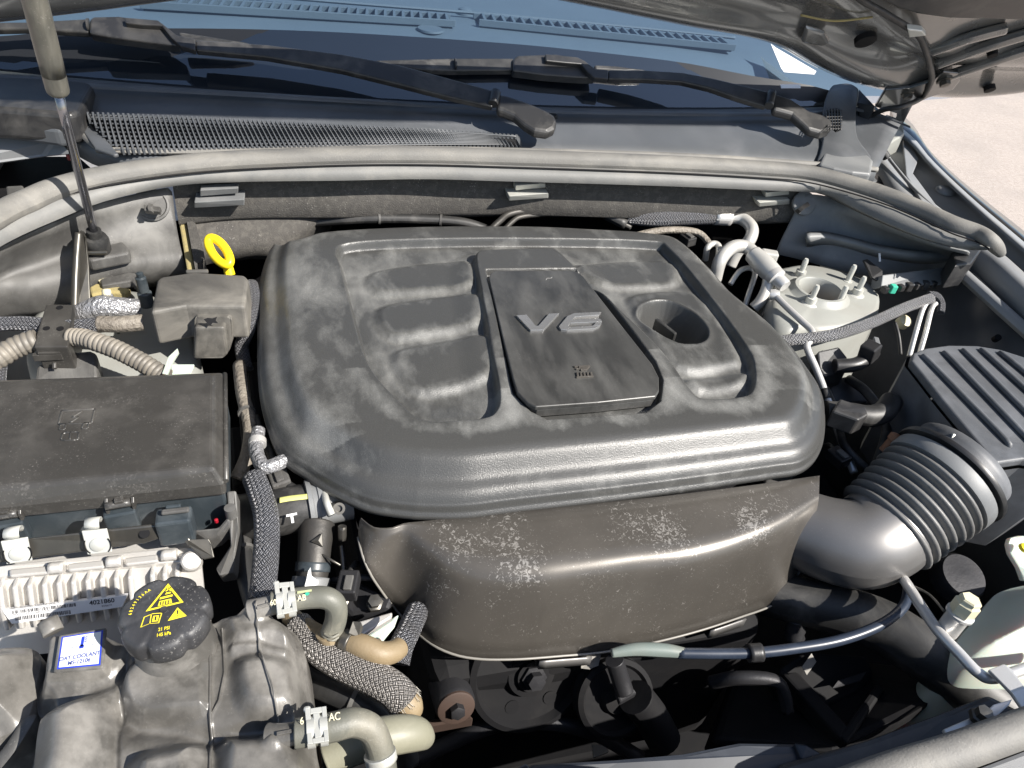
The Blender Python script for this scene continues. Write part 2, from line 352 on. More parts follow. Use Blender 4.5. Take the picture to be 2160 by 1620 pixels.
def field(name, outline, centre, zf, m, parent, nr=120, na=420, skirt=(), wear=None):
    """moulded shell: rings from the centre out to the outline, height from zf(x, y, distance to the rim)"""
    ol = resample(spline(outline + [outline[0]], 6), na + 1)[:-1]
    t = np.linspace(0.002, 1, nr) ** .82
    ox = np.array([p.x for p in ol]); oy = np.array([p.y for p in ol])
    X = centre[0] + t[:, None] * (ox - centre[0]); Y = centre[1] + t[:, None] * (oy - centre[1])
    Dm = np.maximum(sdf(X, Y, np.stack([ox, oy], 1)), 0); Z = zf(X, Y, Dm)
    vs = [(X[i, j], Y[i, j], Z[i, j]) for i in range(nr) for j in range(na)]
    k = nr
    for out, dz in skirt:
        cx, cy = centre; L = np.hypot(ox - cx, oy - cy)
        sx, sy = ox + (ox - cx) / L * out, oy + (oy - cy) / L * out
        vs += [(sx[j], sy[j], Z[-1, j] + dz) for j in range(na)]; k += 1
    fs = [(i * na + j, i * na + (j + 1) % na, (i + 1) * na + (j + 1) % na, (i + 1) * na + j) for i in range(k - 1) for j in range(na)]
    fs.append(tuple(range(na))[::-1])
    o = mesh(name, vs, fs, m, parent, True)
    if wear is not None:
        at = o.data.attributes.new('wear', 'FLOAT', 'POINT'); wv = np.full(len(vs), .3); wv[:nr * na] = wear(X, Y, Dm).ravel(); at.data.foreach_set('value', wv)
    return o

# ================================================================== setting
g = mesh('ground', [(-80, -80, 0), (80, -80, 0), (80, 80, 0), (-80, 80, 0)], [(0, 1, 2, 3)], GROUND, smooth=False); g['kind'] = 'structure'

# ================================================================== car body
car = thing('car_body', 'dark grey car body around the open engine bay', 'car', (.34, .7, .25))
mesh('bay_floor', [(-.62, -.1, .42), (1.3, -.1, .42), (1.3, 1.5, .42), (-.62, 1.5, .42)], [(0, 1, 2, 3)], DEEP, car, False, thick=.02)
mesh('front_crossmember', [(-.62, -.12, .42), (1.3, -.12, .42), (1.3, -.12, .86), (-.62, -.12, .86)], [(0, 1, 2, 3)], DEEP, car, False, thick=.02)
# inner wings
mesh('inner_wing', [(-.56, -.1, .42), (-.56, 1.5, .42), (-.56, 1.5, .98), (-.56, -.1, .95)], [(0, 1, 2, 3)], PRIMER2, car, False, thick=.01)
loft('inner_wing', [line([V((1.02, -.1, .42)), V((1.1, .5, .42)), V((1.15, 1.5, .42))], 8), line([V((1.0, -.1, .9)), V((1.12, .5, .93)), V((1.27, .95, .95)), V((1.4, 1.5, .98))], 8)], COWL, car, thick=.006)
# seal centre line in the picture, used by the parts that follow it
SC = [(-130, 530), (0, 452), (60, 424), (120, 399), (220, 374), (363, 352), (500, 340), (720, 331), (900, 330), (1080, 335), (1260, 341), (1440, 348), (1600, 357), (1700, 366), (1790, 388), (1873, 415), (1940, 443), (2007, 474), (2060, 492), (2088, 508)]
FLB = [(-130, 600), (0, 520), (60, 490), (120, 464), (220, 425), (363, 393), (500, 384), (720, 381), (900, 378), (1080, 383), (1260, 388), (1440, 394), (1600, 401), (1700, 405), (1750, 412), (1800, 436), (1860, 465), (1930, 495), (1990, 515), (2050, 528)]
flb = [P(a, b, 1.018) for a, b in FLB]
FLANGE = mat('seal_carrier_rubber', (.15, .15, .145), .6, dust=.6, dcol=(.25, .24, .22), dscale=20, bump=(300, .2))
loft('seal_flange', [line([P(a, b + 8, 1.052) for a, b in SC], 70), line([P(a, b + 17, 1.052) for a, b in SC], 70), line([P(a, b, 1.034) for a, b in FLB], 70), line([P(a, b, 1.034) + V((0, .03, -.01)) for a, b in FLB], 70)], FLANGE, car, thick=.004)
tube('seal_groove', [P(a, b + 18, 1.053) for a, b in SC], .0014, DEEP, car, 6)
# firewall behind the engine
fw = flb[5:14]
def dy(p, y, z): return V((p.x, p.y + y, z))
loft('firewall_insulation', [line([dy(p, .012, 1.03) for p in fw], 40), line([dy(p, .004, 1.012) for p in fw], 40), line([dy(p, .0, .99) for p in fw], 40), line([dy(p, -.006 + .004 * math.sin(i * 2.1), .955) for i, p in enumerate(fw)], 40),
     line([dy(p, .006, .943 + .004 * math.sin(i * 1.7)) for i, p in enumerate(fw)], 40), line([dy(p, .05, .93) for p in fw], 40)], FELT, car)
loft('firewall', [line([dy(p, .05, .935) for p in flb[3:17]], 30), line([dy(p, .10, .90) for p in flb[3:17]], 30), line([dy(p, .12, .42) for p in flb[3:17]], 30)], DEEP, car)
# lower felt blanket on the left of the firewall
bl = [(376, 470), (398, 455), (520, 446), (640, 446), (720, 450)]
bb = [(418, 560), (425, 545), (520, 534), (600, 528), (700, 470)]
loft('insulation_blanket', [line([P(a, b - 8, .955) + V((0, .05, 0)) for a, b in bl], 24), line([P(a, b, .955) for a, b in bl], 24), line([lerp(P(a, b, .955), P(c, d, .905), .5) + V((0, -.012, .006)) for (a, b), (c, d) in zip(bl, bb)], 24), line([P(c, d, .905) for c, d in bb], 24), line([P(c, d, .905) + V((0, .03, -.03)) for c, d in bb], 24)], FELT, car, sub=1)
slab('foam_edge', [(376, 462), (392, 460), (415, 590), (398, 592)], .95, .012, FOAM, car, bev=.003)
slab('felt_strip', [(392, 458), (412, 470), (428, 520), (432, 545), (416, 556), (408, 590), (412, 570)], .957, .02, FELT, car, bev=.003)
# sheet-metal clips that hold the insulation
for k, (a, b, w_, h_) in enumerate(((465, 412, 104, 13), (1107, 400, 82, 11), (1618, 414, 64, 10))):
    c = [P(a - w_ / 2, b - h_ / 2 + 4, 1.004), P(a + w_ / 2, b - h_ / 2 - 2, 1.004), P(a + w_ / 2, b + h_ / 2 - 2, .99), P(a - w_ / 2, b + h_ / 2 + 3, .99)]
    c = [q + V((0, -.03, 0)) for q in c]
    prism('insulation_clip', c, (0, .035, 0), ZINC if k else SHIELDR, car, .0015)
    prism('clip_tab', [q + V((0, .004, .018)) for q in (lerp(c[0], c[1], .15), lerp(c[0], c[1], .9), lerp(c[3], c[2], .9) + V((0, 0, .002)), lerp(c[3], c[2], .15))], (0, .02, 0), ZINC if k else SHIELDR, car, .001)

# plastic side panels outboard of the firewall
lp0 = [P(a, b, 1.02) for a, b in FLB[:6]]
lp1 = [P(a, b, .975) for a, b in ((-140, 640), (0, 560), (60, 532), (125, 510), (235, 480), (366, 450))]
lp2 = [P(a, b, .946) for a, b in ((-150, 660), (0, 580), (60, 566), (130, 545), (250, 535), (380, 520))]
lp2b = [P(a, b, .944) for a, b in ((-150, 690), (0, 610), (60, 594), (130, 572), (250, 556), (386, 542))]
lp3 = [P(a, b, .912) for a, b in ((-160, 740), (0, 640), (60, 640), (130, 622), (260, 590), (396, 575))]
lp4 = [P(a, b, .87) for a, b in ((-160, 760), (0, 680), (60, 672), (130, 655), (260, 612), (402, 592))]
ls = loft('side_panel', [line(r, 30) for r in (lp0, lp1, lp2, lp2b, lp3, lp4)], SHIELD, car, thick=.003, sub=1)
lathe('panel_boss', P(315, 432, 1.0) + V((.002, .004, -.002)), (.15, -.8, .6), [(.026, -.004), (.026, .003), (.023, .004), (.021, .002), (.0, .002)], SHIELD, car, 24)
prism('panel_clip', [P(a, b, 1.006) for a, b in ((303, 432), (338, 436), (336, 446), (304, 444))], (0, .008, -.01), SHIELD, car, .001)
prism('panel_clip', [P(a, b, 1.01) for a, b in ((310, 436), (314, 428), (322, 430), (321, 446), (312, 444))], (0, .008, -.008), SHIELD, car, .001)
slab('panel_pocket', [(180, 528), (258, 508), (272, 522), (272, 532), (190, 548), (182, 545)], .965, .02, SHIELD, car, .004)
slab('panel_loop', [(212, 588), (272, 574), (284, 575), (305, 596), (300, 606), (290, 606), (276, 592), (214, 602)], .925, .012, SHIELD, car, .002)
slab('panel_foam', [(188, 605), (205, 596), (216, 602), (250, 604), (276, 608), (262, 618), (222, 616), (192, 622)], .918, .012, FOAM, car, .003)

rp = [(1695, 408), (1750, 415), (1800, 438), (1860, 468), (1930, 497), (1990, 517), (2050, 530)]
rp0 = [P(a, b, 1.018) for a, b in rp]
rp1 = [P(a, b, .975) for a, b in ((1676, 448), (1735, 462), (1790, 476), (1850, 492), (1920, 510), (1985, 528), (2040, 545))]
rp2 = [P(a, b, .94) for a, b in ((1655, 490), (1715, 508), (1775, 523), (1835, 535), (1905, 545), (1970, 552), (2030, 560))]
rp3 = [P(a, b, .90) for a, b in ((1632, 535), (1690, 548), (1750, 565), (1820, 580), (1890, 590), (1960, 592), (2020, 600))]
loft('side_panel', [line(r, 30) for r in (rp0, rp1, rp2, rp3)], SHIELDR, car, thick=.003, sub=1)
rr = [(1702, 497), (1740, 496), (1790, 506), (1850, 522), (1920, 533), (1980, 537), (2022, 536)]
loft('panel_ridge', [line([P(a, b - 8, .958) for a, b in rr], 30), line([P(a, b - 4, .972) for a, b in rr], 30), line([P(a, b + 6, .968) for a, b in rr], 30), line([P(a, b + 17, .945) for a, b in rr], 30), line([P(a, b + 24, .93) for a, b in rr], 30)], SHIELDR, car, thick=.003)
lathe('panel_boss', P(1697, 430, 1.0) + V((0, .002, 0)), (-.15, -.8, .6), [(.024, -.004), (.024, .003), (.021, .005), (.0, .004)], SHIELDR, car, 24)
prism('panel_clip', [P(a, b, 1.01) for a, b in ((1682, 440), (1704, 425), (1710, 433), (1700, 438), (1690, 447))], (0, .006, -.008), BLK, car, .001)

# strut towers
tw = thing('strut_tower', 'pale primer strut tower with threaded studs and rusty centre hole', 'strut tower', P(1730, 640, .75))
top = [(1640, 575), (1665, 560), (1710, 556), (1770, 568), (1830, 590), (1852, 612), (1856, 640), (1838, 665), (1800, 682), (1740, 690), (1700, 685), (1665, 690), (1630, 660)]
tp = spline(PL(top, .925), 4, True)
n = len(tp); cc = sum(tp, V()) / n
cz_ = P(1727, 618, .925)
rowsT = [[lerp(p, cz_, .60) for p in tp], [lerp(p, cc, .08) for p in tp], [p + V((0, 0, -.004)) for p in tp], [p + (p - cc) * .06 + V((0, 0, -.02)) for p in tp], [p + (p - cc) * .16 + V((0, 0, -.12)) for p in tp], [p + (p - cc) * .22 + V((0, 0, -.4)) for p in tp]]
rowsT = [r + [r[0]] for r in rowsT]
loft('tower_shell', rowsT, PRIMER, tw)
cz = P(1727, 618, .925)
lathe('mount_ring', cz + V((0, 0, -.006)), UP, [(.062, 0), (.062, .004), (.054, .007), (.046, .016), (.040, .016), (.037, .012), (.036, -.01), (.036, -.05)], PRIMER, tw, 36, lids=False)
lathe('bearing', cz + V((0, 0, -.045)), UP, [(.036, 0), (.036, .016), (.030, .018), (.024, .008), (.018, .006), (.018, .014), (.008, .018), (.0, .018)], RUST, tw, 24)
lathe('bearing_well', cz + V((0, 0, -.05)), UP, [(.038, 0), (.038, .001), (0, .001)], DEEP, tw, 24)
for (a, b, s) in ((1686, 583, 1), (1708, 640, 1), (1806, 621, 1), (1788, 592, .6), (1770, 637, .6)):
    q = P(a, b, .925); big = s == 1
    st = lathe('stud', q + V((0, 0, -.003)), UP, ([(.015, 0), (.015, .003), (.011, .005), (.0095, .005), (.0095, .016)] if big else [(.010, 0), (.009, .004)]) + [(.005, .016 if big else .004), (.005, .036 * (s if big else .9)), (.0035, .041 * (s if big else .9)), (0, .041 * (s if big else .9))], ZINC, tw, 16)
tl = thing('strut_tower', 'grimy strut tower under the taped wiring and small dusty box', 'strut tower', P(250, 720, .7))
topl = [(60, 690), (100, 640), (190, 612), (290, 612), (380, 650), (400, 700), (412, 770), (380, 800), (200, 800), (80, 790)]
tp = spline(PL(topl, .885), 4, True); cc = sum(tp, V()) / len(tp)
rowsT = [[lerp(p, cc, .98) for p in tp], [lerp(p, cc, .08) for p in tp], [p + V((0, 0, -.004)) for p in tp], [p + (p - cc) * .06 + V((0, 0, -.02)) for p in tp], [p + (p - cc) * .12 + V((0, 0, -.3)) for p in tp]]
loft('tower_shell', [r + [r[0]] for r in rowsT], PRIMER, tl)
lathe('stud', P(676 / 3 + 3, 625, .89), UP, [(.012, 0), (.012, .006), (.007, .008), (.007, .03), (0, .032)], CREAM, tl, 14)

# right wing seen from inside: gutter, flange and apron
fo = [(1880, 225), (1925, 262), (1957, 312), (2007, 362), (2073, 418), (2160, 487), (2300, 600), (2420, 700)]
f1 = [(1890, 262), (1930, 296), (1960, 333), (2007, 380), (2073, 440), (2160, 513), (2280, 620), (2390, 720)]
f2 = [(1885, 275), (1926, 310), (1956, 345), (2003, 392), (2068, 452), (2150, 525), (2270, 632), (2380, 732)]
f3 = [(1855, 300), (1900, 360), (1935, 400), (1985, 440), (2040, 480), (2110, 530), (2230, 640), (2340, 750)]
f4 = [(1840, 320), (1880, 390), (1920, 440), (1965, 466), (2020, 495), (2090, 545), (2210, 660), (2320, 770)]
def F(pts, z):
    q = [P(a, b, z) for a, b in pts]; e = q[-1]
    return line(q + [V((e.x - .05, e.y - .35, z - .015)), V((e.x - .16, e.y - .75, z - .05)), V((e.x - .30, -.12, z - .10))], 44)
drop = [p + V((.07, 0, -.25)) for p in F(fo, 1.0)]; drop2 = [p + V((.10, 0, -.85)) for p in F(fo, 1.0)]
loft('wing', [drop2, drop, [p + V((.012, 0, -.03)) for p in F(fo, 1.0)], F(fo, 1.0), F(f1, 1.006)], PAINT, car, thick=.002)
loft('wing_gutter', [F(f1, 1.0055), F(f2, 1.004), F(f2, .985), F(f3, .978)], PRIMER2, car, thick=.002)
loft('wing_flange', [F(f3, .99), F(f4, .985), [p + V((-.005, 0, -.05)) for p in F(f4, .985)]], PRIMER2, car, thick=.003)
loft('apron', [[p + V((-.012, 0, -.035)) for p in F(f4, .985)], line([P(a, b, .92) for a, b in ((1900, 430), (1960, 500), (2020, 560), (2060, 620), (2110, 690), (2180, 780), (2300, 900))], 44), line([P(a, b, .72) for a, b in ((1900, 500), (1930, 560), (1960, 620), (1980, 680), (2010, 760), (2080, 860), (2200, 1000))], 44)], COWL, car, thick=.003, sub=1)
tube('apron_rail', P3([(2010, 560, .955), (2060, 605, .95), (2110, 650, .945), (2200, 730, .94)]), .012, PRIMER2, car, 8)
for a, b in ((2098, 716), (2148, 731), (2088, 640)):
    lathe('rivet_hole', P(a, b, .90), (-.3, -.5, .8), [(.006, 0), (.006, .012), (0, .012)], DEEP, car, 12)
lathe('wing_bolt', P(1993, 405, .985), UP, [(.022, 0), (.021, .005), (.016, .010), (.008, .012), (0, .0125)], PRIMER2, car, 18)
prism('wing_brace', PL([(1905, 295), (1918, 300), (1938, 335), (1926, 365), (1992, 455), (2052, 478), (1980, 468), (1960, 450), (1912, 370)], .995), (0, 0, -.008), PRIMER2, car, .002)
tube('wing_brace_rod', P3([(1876, 336, 1.0), (1925, 395, .995), (1992, 458, .99)]), .004, PRIMER2, car, 8)
prism('wing_shield', PL([(1862, 330), (1900, 300), (1912, 370), (1975, 455), (1950, 455), (1890, 410), (1850, 380)], .97), (0, 0, -.1), BLK, car, .002)
prism('corner_cap', PL([(2010, 530), (2045, 505), (2075, 520), (2050, 555), (2015, 560)], 1.0), (0, 0, -.05), BLK, car, .003)

# left wing corner
mesh('wing', [P(-260, 290, 1.03), P(-40, 282, 1.04), P(60, 286, 1.04), P(125, 295, 1.04), P(150, 325, 1.03), P(100, 330, 1.01), P(0, 345, 1.0), P(-260, 380, .98)], [tuple(range(8))], PRIMER2, car, False, thick=.004)
loft('wing', [[V((-.565, y, z)) for y, z in ((-.12, .93), (.4, .97), (.9, 1.0), (1.5, 1.04))], [V((-.66, y, z)) for y, z in ((-.12, .95), (.4, .99), (.9, 1.02), (1.5, 1.06))], [V((-.74, y, z)) for y, z in ((-.12, .90), (.4, .94), (.9, .97), (1.5, 1.0))], [V((-.78, y, .15)) for y in (-.12, .4, .9, 1.5)]], PAINT, car, thick=.003, sub=1)
prism('wing_corner', PL([(-300, 330), (0, 330), (165, 330), (190, 352), (120, 385), (0, 430), (-200, 560), (-400, 520)], .93), (0, 0, -.02), DEEP, car, .001)
slab('corner_bracket', [(12, 392), (48, 390), (52, 404), (28, 418), (14, 410)], .96, .02, SHIELD, car, .003)
lathe('tail_reflector', P(152, 335, .99), UP, [(.008, 0), (.008, .01), (0, .012)], RED, car, 12)

# ---------------------------------------------------------------- cowl, windscreen, dashboard
GY = 1.375; GZ = 1.098; SL = .60
gp0 = V((0, GY, GZ)); gn = V((0, -SL, 1)).normalized()
def PG(px, py, off=0): return PN(px, py, gp0 + gn * off, gn)
def bow(x): return .07 * ((x - .36) / .8) ** 2
ax = np.linspace(-1.0, 1.75, 40)
ws = car
loft('windscreen', [[V((x, GY + bow(x) + t, GZ + t * SL)) for x in ax] for t in np.linspace(0, 1.1, 12)], GLASS, ws)
fe = [(-300, 120), (0, 92), (150, 76), (420, 66), (720, 70), (1050, 90), (1250, 110), (1440, 135), (1600, 168), (1760, 200), (1900, 260)]
fr = line([PG(a, b, -.004) for a, b in fe], 40)
loft('screen_frit', [[V((p.x, GY + bow(p.x) + .001, GZ - .004)) for p in fr], [V((p.x, p.y + bow(p.x) * .6, p.z)) for p in fr]], FRIT, ws)
ds = thing('dashboard', 'pale sunlit dashboard top with defroster slots behind the windscreen', 'dashboard', (.36, 1.8, 1.0))
DZ = 1.165
loft('dash_pad', [[V((x, y + bow(x) * .5, z)) for x in np.linspace(-.8, 1.5, 20)] for y, z in ((1.47, 1.10), (1.53, DZ - .02), (1.6, DZ - .004), (1.75, DZ), (1.95, DZ), (2.1, DZ + .02), (2.3, DZ + .06), (2.5, DZ + .02), (2.6, .9))], DASH, ds)
tube('dash_seam', PL([(400, -22), (720, 5), (1080, 34), (1440, 68), (1550, 80)], DZ + .012), .004, DASH, ds, 6)
for (a0, b0, a1, b1, k) in ((318, 4, 940, 42, 31), (1018, 42, 1524, 92, 26)):
    dv = []
    q0, q1 = P(a0, b0 + 4, DZ + .003), P(a1, b1 + 4, DZ + .003); ddx = (q1 - q0)
    back = V((0, .045, 0))
    prism('defroster_vent', [q0 + V((-.01, -.03, 0)), q1 + V((.01, -.03, 0)), q1 + V((.01, .03, 0)), q0 + V((-.01, .03, 0))], (0, 0, -.006), DASHD, ds, .001)
    for i in range(k + 1):
        c = lerp(q0, q1, i / k)
        prism('vent_fin', [c + V((-.004, -.028, .012)), c + V((.002, -.028, .012)), c + V((.007, .028, .012)), c + V((.002, .028, .012))], (0, 0, -.012), DASH, ds, 0)
    box('vent_lip', lerp(q0, q1, .5) + V((0, -.031, .005)), (ddx.length + .03, .006, .014), DASH, ds, ddx, YD, .001)
    box('vent_lip', lerp(q0, q1, .5) + V((0, .031, .004)), (ddx.length + .03, .008, .012), DASH, ds, ddx, YD, .001)
lathe('sun_sensor', P(980, 30, DZ), UP, [(.018, 0), (.018, .004), (.014, .012), (0, .016)], DASH, ds, 20)
lathe('dash_plug', P(908, 64, DZ - .002), UP, [(.028, 0), (.027, .004), (0, .004)], DASH, ds, 24)
tag(prism('paper_sticker', [PG(a, b, -.006) for a, b in ((1626, 92), (1636, 100), (1722, 150), (1718, 157), (1654, 152), (1648, 144))], gn * -.0006, WHITE, None, 0), 'white paper sticker inside the windscreen beside the hood corner', 'sticker')
tag(prism('small_label', [PG(a, b, -.005) for a, b in ((1646, 178), (1688, 178), (1689, 186), (1648, 186))], gn * -.0005, WHITE, None, 0), 'small pale label low on the windscreen under the paper sticker', 'label')
# cowl panel
ct = [(-200, 160), (0, 163), (180, 174), (450, 188), (700, 203), (1000, 220), (1250, 230), (1500, 234), (1700, 233), (1800, 225), (1900, 260)]
cf = [(-200, 260), (0, 262), (110, 270), (200, 312), (300, 330), (500, 322), (720, 315), (1080, 320), (1440, 331), (1740, 350), (1850, 360)]
cR0 = line([P(a, b, 1.094) for a, b in ct], 60); cR1 = line([P(a, b, 1.05) for a, b in cf], 60)
rows_c = [[p + V((0, .06, -.004)) for p in cR0], cR0]
rows_c += [[lerp(p, q, t) + V((0, 0, h)) for p, q in zip(cR0, cR1)] for t, h in ((.08, -.006), (.3, .002), (.55, .004), (.8, .002), (1, 0))]
rows_c += [[p + V((0, -.004, -.03)) for p in cR1]]
loft('cowl_panel', rows_c, COWL, car, thick=.003)
loft('cowl_step', [[p + V((0, -.015, .004)) for p in cR0], [p + V((0, -.03, .005)) for p in cR0], [p + V((0, -.034, .001)) for p in cR0]], COWL, car)
tube('cowl_lip', [P(a, b - 8, 1.058) for a, b in ((-160, 265), (0, 262), (60, 268), (130, 275), (170, 290), (205, 318), (240, 326))] + [P(a, b - 2, 1.056) for a, b in cf[5:]], .006, SEAL, car, 8)
# intake grille moulded into the cowl
gt = [(176, 243), (400, 252), (700, 268), (900, 278), (1088, 290)]
gb = [(246, 322), (420, 320), (700, 312), (900, 309), (1092, 308)]
gT = line([P(a, b, 1.079) for a, b in gt], 97); gB = line([P(a, b, 1.058) for a, b in gb], 97)
gr = thing('cowl_grille', 'black plastic mesh air intake below the wipers', 'grille', lerp(gT[48], gB[48], .5))
loft('grille_tray', [[p + V((0, .001, -.004)) for p in gT[::8]], [p + V((0, 0, -.002)) for p in gB[::8]]], DEEP, gr, thick=.002)
gf = line([P(a + 18, b + 0 * a, 1.058) for a, b in ((176, 324), (420, 320), (700, 312), (900, 309), (1080, 308))], 97)
for i, (p, q) in enumerate(zip(gT, gf)):
    px_ = 176 + (1088 - 176) * i / 96
    tt = min(1., max(.06, (px_ - 176) / 52.)); q = lerp(p, q, tt)
    dz = 0
    m_ = lerp(p, q, .5) + V((0, 0, dz)); 
    prism('grille_slat', [p + V((-.0017, 0, .006)), p + V((.0017, 0, .006)), m_ + V((.0017, 0, .009)), q + V((.0017, 0, .006)), q + V((-.0017, 0, .006)), m_ + V((-.0017, 0, .009))], (0, 0, -.009), COWL, gr, 0)
for t in np.linspace(.04, .97, 9):
    tube('grille_bar', [lerp(p, q, t) + V((0, 0, .003)) for p, q in list(zip(gT, gB))[::8]], .0017, COWL, gr, 6, 2)
slab('grille_border', [(152, 241), (178, 240), (250, 324), (240, 326), (200, 312)], 1.066, .006, COWL, gr, .002)
# left cowl corner block and right cowl corner with drain grille
slab('cowl_corner', [(-200, 150), (0, 160), (150, 168), (192, 174), (196, 182), (168, 232), (150, 240), (0, 228), (-200, 220)], 1.10, .05, BLK, car, .008, 3)
slab('cowl_ledge', [(-200, 224), (0, 230), (150, 244), (160, 268), (120, 272), (0, 256), (-200, 250)], 1.075, .03, COWL, car, .006)
cc_ = thing('cowl_corner_cover', 'grey plastic cowl corner cover with a small drain mesh', 'trim', P(1790, 290, 1.02))
loft('corner_trim', [line(P3([(1755, 180, 1.14), (1790, 176, 1.14), (1812, 188, 1.14)]), 12), line(P3([(1738, 212, 1.12), (1790, 200, 1.125), (1806, 220, 1.12)]), 12), line(P3([(1734, 262, 1.092), (1775, 258, 1.10), (1804, 262, 1.095)]), 12), line(P3([(1738, 292, 1.075), (1770, 296, 1.08), (1806, 294, 1.08)]), 12), line(P3([(1728, 326, 1.06), (1775, 322, 1.066), (1830, 318, 1.066)]), 12), line(P3([(1722, 345, 1.058), (1780, 342, 1.062), (1842, 338, 1.062)]), 12), line(P3([(1724, 356, 1.04), (1790, 366, 1.03), (1838, 362, 1.03)]), 12)], COWL, cc_, thick=.003, sub=1)
slab('corner_lid', [(1728, 345), (1738, 322), (1756, 314), (1800, 306), (1818, 312), (1843, 338), (1838, 366), (1800, 362), (1760, 354)], 1.064, .022, SHIELDR, cc_, .006, 3)
mo = [(1742, 240), (1752, 229), (1768, 228), (1774, 240), (1774, 272), (1764, 276), (1758, 270)]
slab('drain_mesh', mo, 1.112, .004, DEEP, cc_, .001)
for i in range(6): tube('mesh_bar', PL([(1742 + i * 6.2, 230), (1746 + i * 5.5, 274)], 1.114), .0012, BLK, cc_, 5)
for i in range(7): tube('mesh_bar', PL([(1742 + max(0, i - 4) * 4, 234 + i * 6.3), (1776, 233 + i * 6.3)], 1.114), .0012, BLK, cc_, 5)
slab('cowl_flap', [(1668, 278), (1720, 286), (1782, 279), (1778, 296), (1764, 302), (1735, 296), (1722, 286)], 1.072, .01, SEAL, car, .002)

# ---------------------------------------------------------------- hood
TH = math.radians(46)
h0 = PY(1900, 195, 1.45); ha = V((0, -math.cos(TH), math.sin(TH))); hn = V((0, math.sin(TH), math.cos(TH)))
hood = thing('hood', 'raised dark grey hood showing its dusty painted underside', 'hood', h0)
he = [(-420, 120), (-260, 90), (-120, 62), (0, 50), (130, 35), (250, 20), (400, 0), (550, -24), (800, -46), (1050, -24), (1160, 0), (1250, 18), (1440, 57), (1560, 78), (1640, 100), (1700, 134), (1760, 163), (1830, 186), (1900, 199), (1990, 206), (2080, 201), (2160, 189), (2260, 160), (2340, 120)]
hp = line([PN(a, b, h0, hn) for a, b in he], 110)
cx = .36
def hrow(t, off, k=1.0):
    out = []
    for p in hp:
        q = p + ha * t * (1 if t < .3 else 1) + hn * off
        out.append(q)
    return out
topz = h0 + ha * 1.02
def top_row(off): return [V((p.x + (cx - p.x) * .06, (h0 + ha * 1.05).y + .10 * abs((p.x - cx) / .9) ** 2 * math.cos(TH), (h0 + ha * 1.05).z - .10 * abs((p.x - cx) / .9) ** 2 * math.sin(TH))) + hn * off for p in hp]
TR = top_row(0)
def blend(t, off): return [lerp(p, q, t) + hn * off for p, q in zip(hp, TR)]
rows_h = [blend(.0, .022), blend(-.004, .016), blend(0, .0), blend(.014, -.002), blend(.018, -.010), blend(.05, -.024), blend(.075, -.022), blend(.09, -.006), blend(.16, -.004), blend(.18, -.02), blend(.24, -.022), blend(.26, -.004), blend(.9, -.002), blend(1, 0)]
loft('inner_panel', rows_h, HOODP, hood, sub=1)
loft('outer_skin', [blend(-.004, .022), blend(.3, .05), blend(.7, .045), blend(1.0, .018)], PAINT, hood, thick=.002)
def PH(a, b, off): return PN(a, b, h0 - hn * off, hn)
prism('hood_liner', [PH(a, b, .035) for a, b in ((1500, -260), (1700, -140), (1850, -40), (1862, 2), (1890, 18), (1940, 32), (2000, 40), (2080, 42), (2160, 44), (2260, 36), (2330, -20), (2300, -260))], hn * .02, BLK, hood, .006)
tube('washer_hose', [PH(a, b, c) for a, b, c in ((1780, -40, .03), (1815, -2, .03), (1870, 30, .035), (1932, 70, .04), (1950, 100, .045), (1962, 140, .045), (1965, 170, .04), (1945, 205, .03))] + P3([(1905, 224, 1.13), (1862, 232, 1.11), (1830, 250, 1.08)]), .006, RUBBER, hood, 10)
prism('hose_clip', [PH(a, b, .05) for a, b in ((1914, 62), (1946, 66), (1954, 76), (1918, 80))], hn * .012, ZINC, hood, .002)
for a, b, s in ((1826, 88, .02), (2088, 190, .012), (2094, 117, .010), (1944, 20, .01)):
    lathe('access_hole', PH(a, b, .026), -hn, [(s, -.01), (s, .001), (s * .8, .0015), (0, .0015)], DEEP, hood, 18)
for a0, b0, a1, b1 in ((1960, 108, 2120, 60), (1975, 135, 2200, 62), (1985, 165, 2260, 80)):
    tube('stamped_rib', [PH(a0, b0, .02), PH((a0 + a1) / 2, (b0 + b1) / 2 - 3, .024), PH(a1, b1, .02)], .012, HOODP, hood, 10)
tube('sealant_bead', [PH(a, b, .026) for a, b in ((1690, 32), (1760, 44), (1840, 36))], .002, FOAM, hood, 6)
prism('pinch_bump', [PH(a, b, .03) for a, b in ((1700, 60), (1740, 72), (1752, 92), (1735, 100), (1690, 92))], hn * .012, HOODP, hood, .006)
# hinge
hg = prism('hood_hinge', [PH(a, b, .03) for a, b in ((1966, 172), (1990, 152), (2022, 155), (2026, 170), (2010, 190), (1960, 206), (1926, 222), (1905, 262), (1888, 268), (1892, 240), (1846, 226), (1868, 190), (1920, 186))], hn * .008, PAINT, car, .002)
lathe('hinge_bolt', PH(1992, 168, .03), -hn, [(.016, 0), (.016, .004), (.011, .005), (.011, .014), (0, .015)], STEEL, hg, 6)
lathe('hinge_bolt', PH(1914, 196, .03), -hn, [(.014, 0), (.014, .004), (.010, .005), (.010, .012), (0, .013)], STEEL, hg, 6)
prism('hinge_base', P3([(1838, 268, 1.04), (1870, 240, 1.06), (1905, 252, 1.06), (1908, 284, 1.03), (1876, 303, 1.02), (1850, 300, 1.02)]), (.01, .01, -.05), PRIMER, hg, .004)
prism('hinge_link', P3([(1812, 186, 1.13), (1822, 200, 1.12), (1844, 225, 1.11), (1842, 250, 1.08), (1818, 290, 1.05), (1812, 260, 1.07), (1808, 215, 1.11)]), (.02, .01, -.02), BLK, hg, .003)
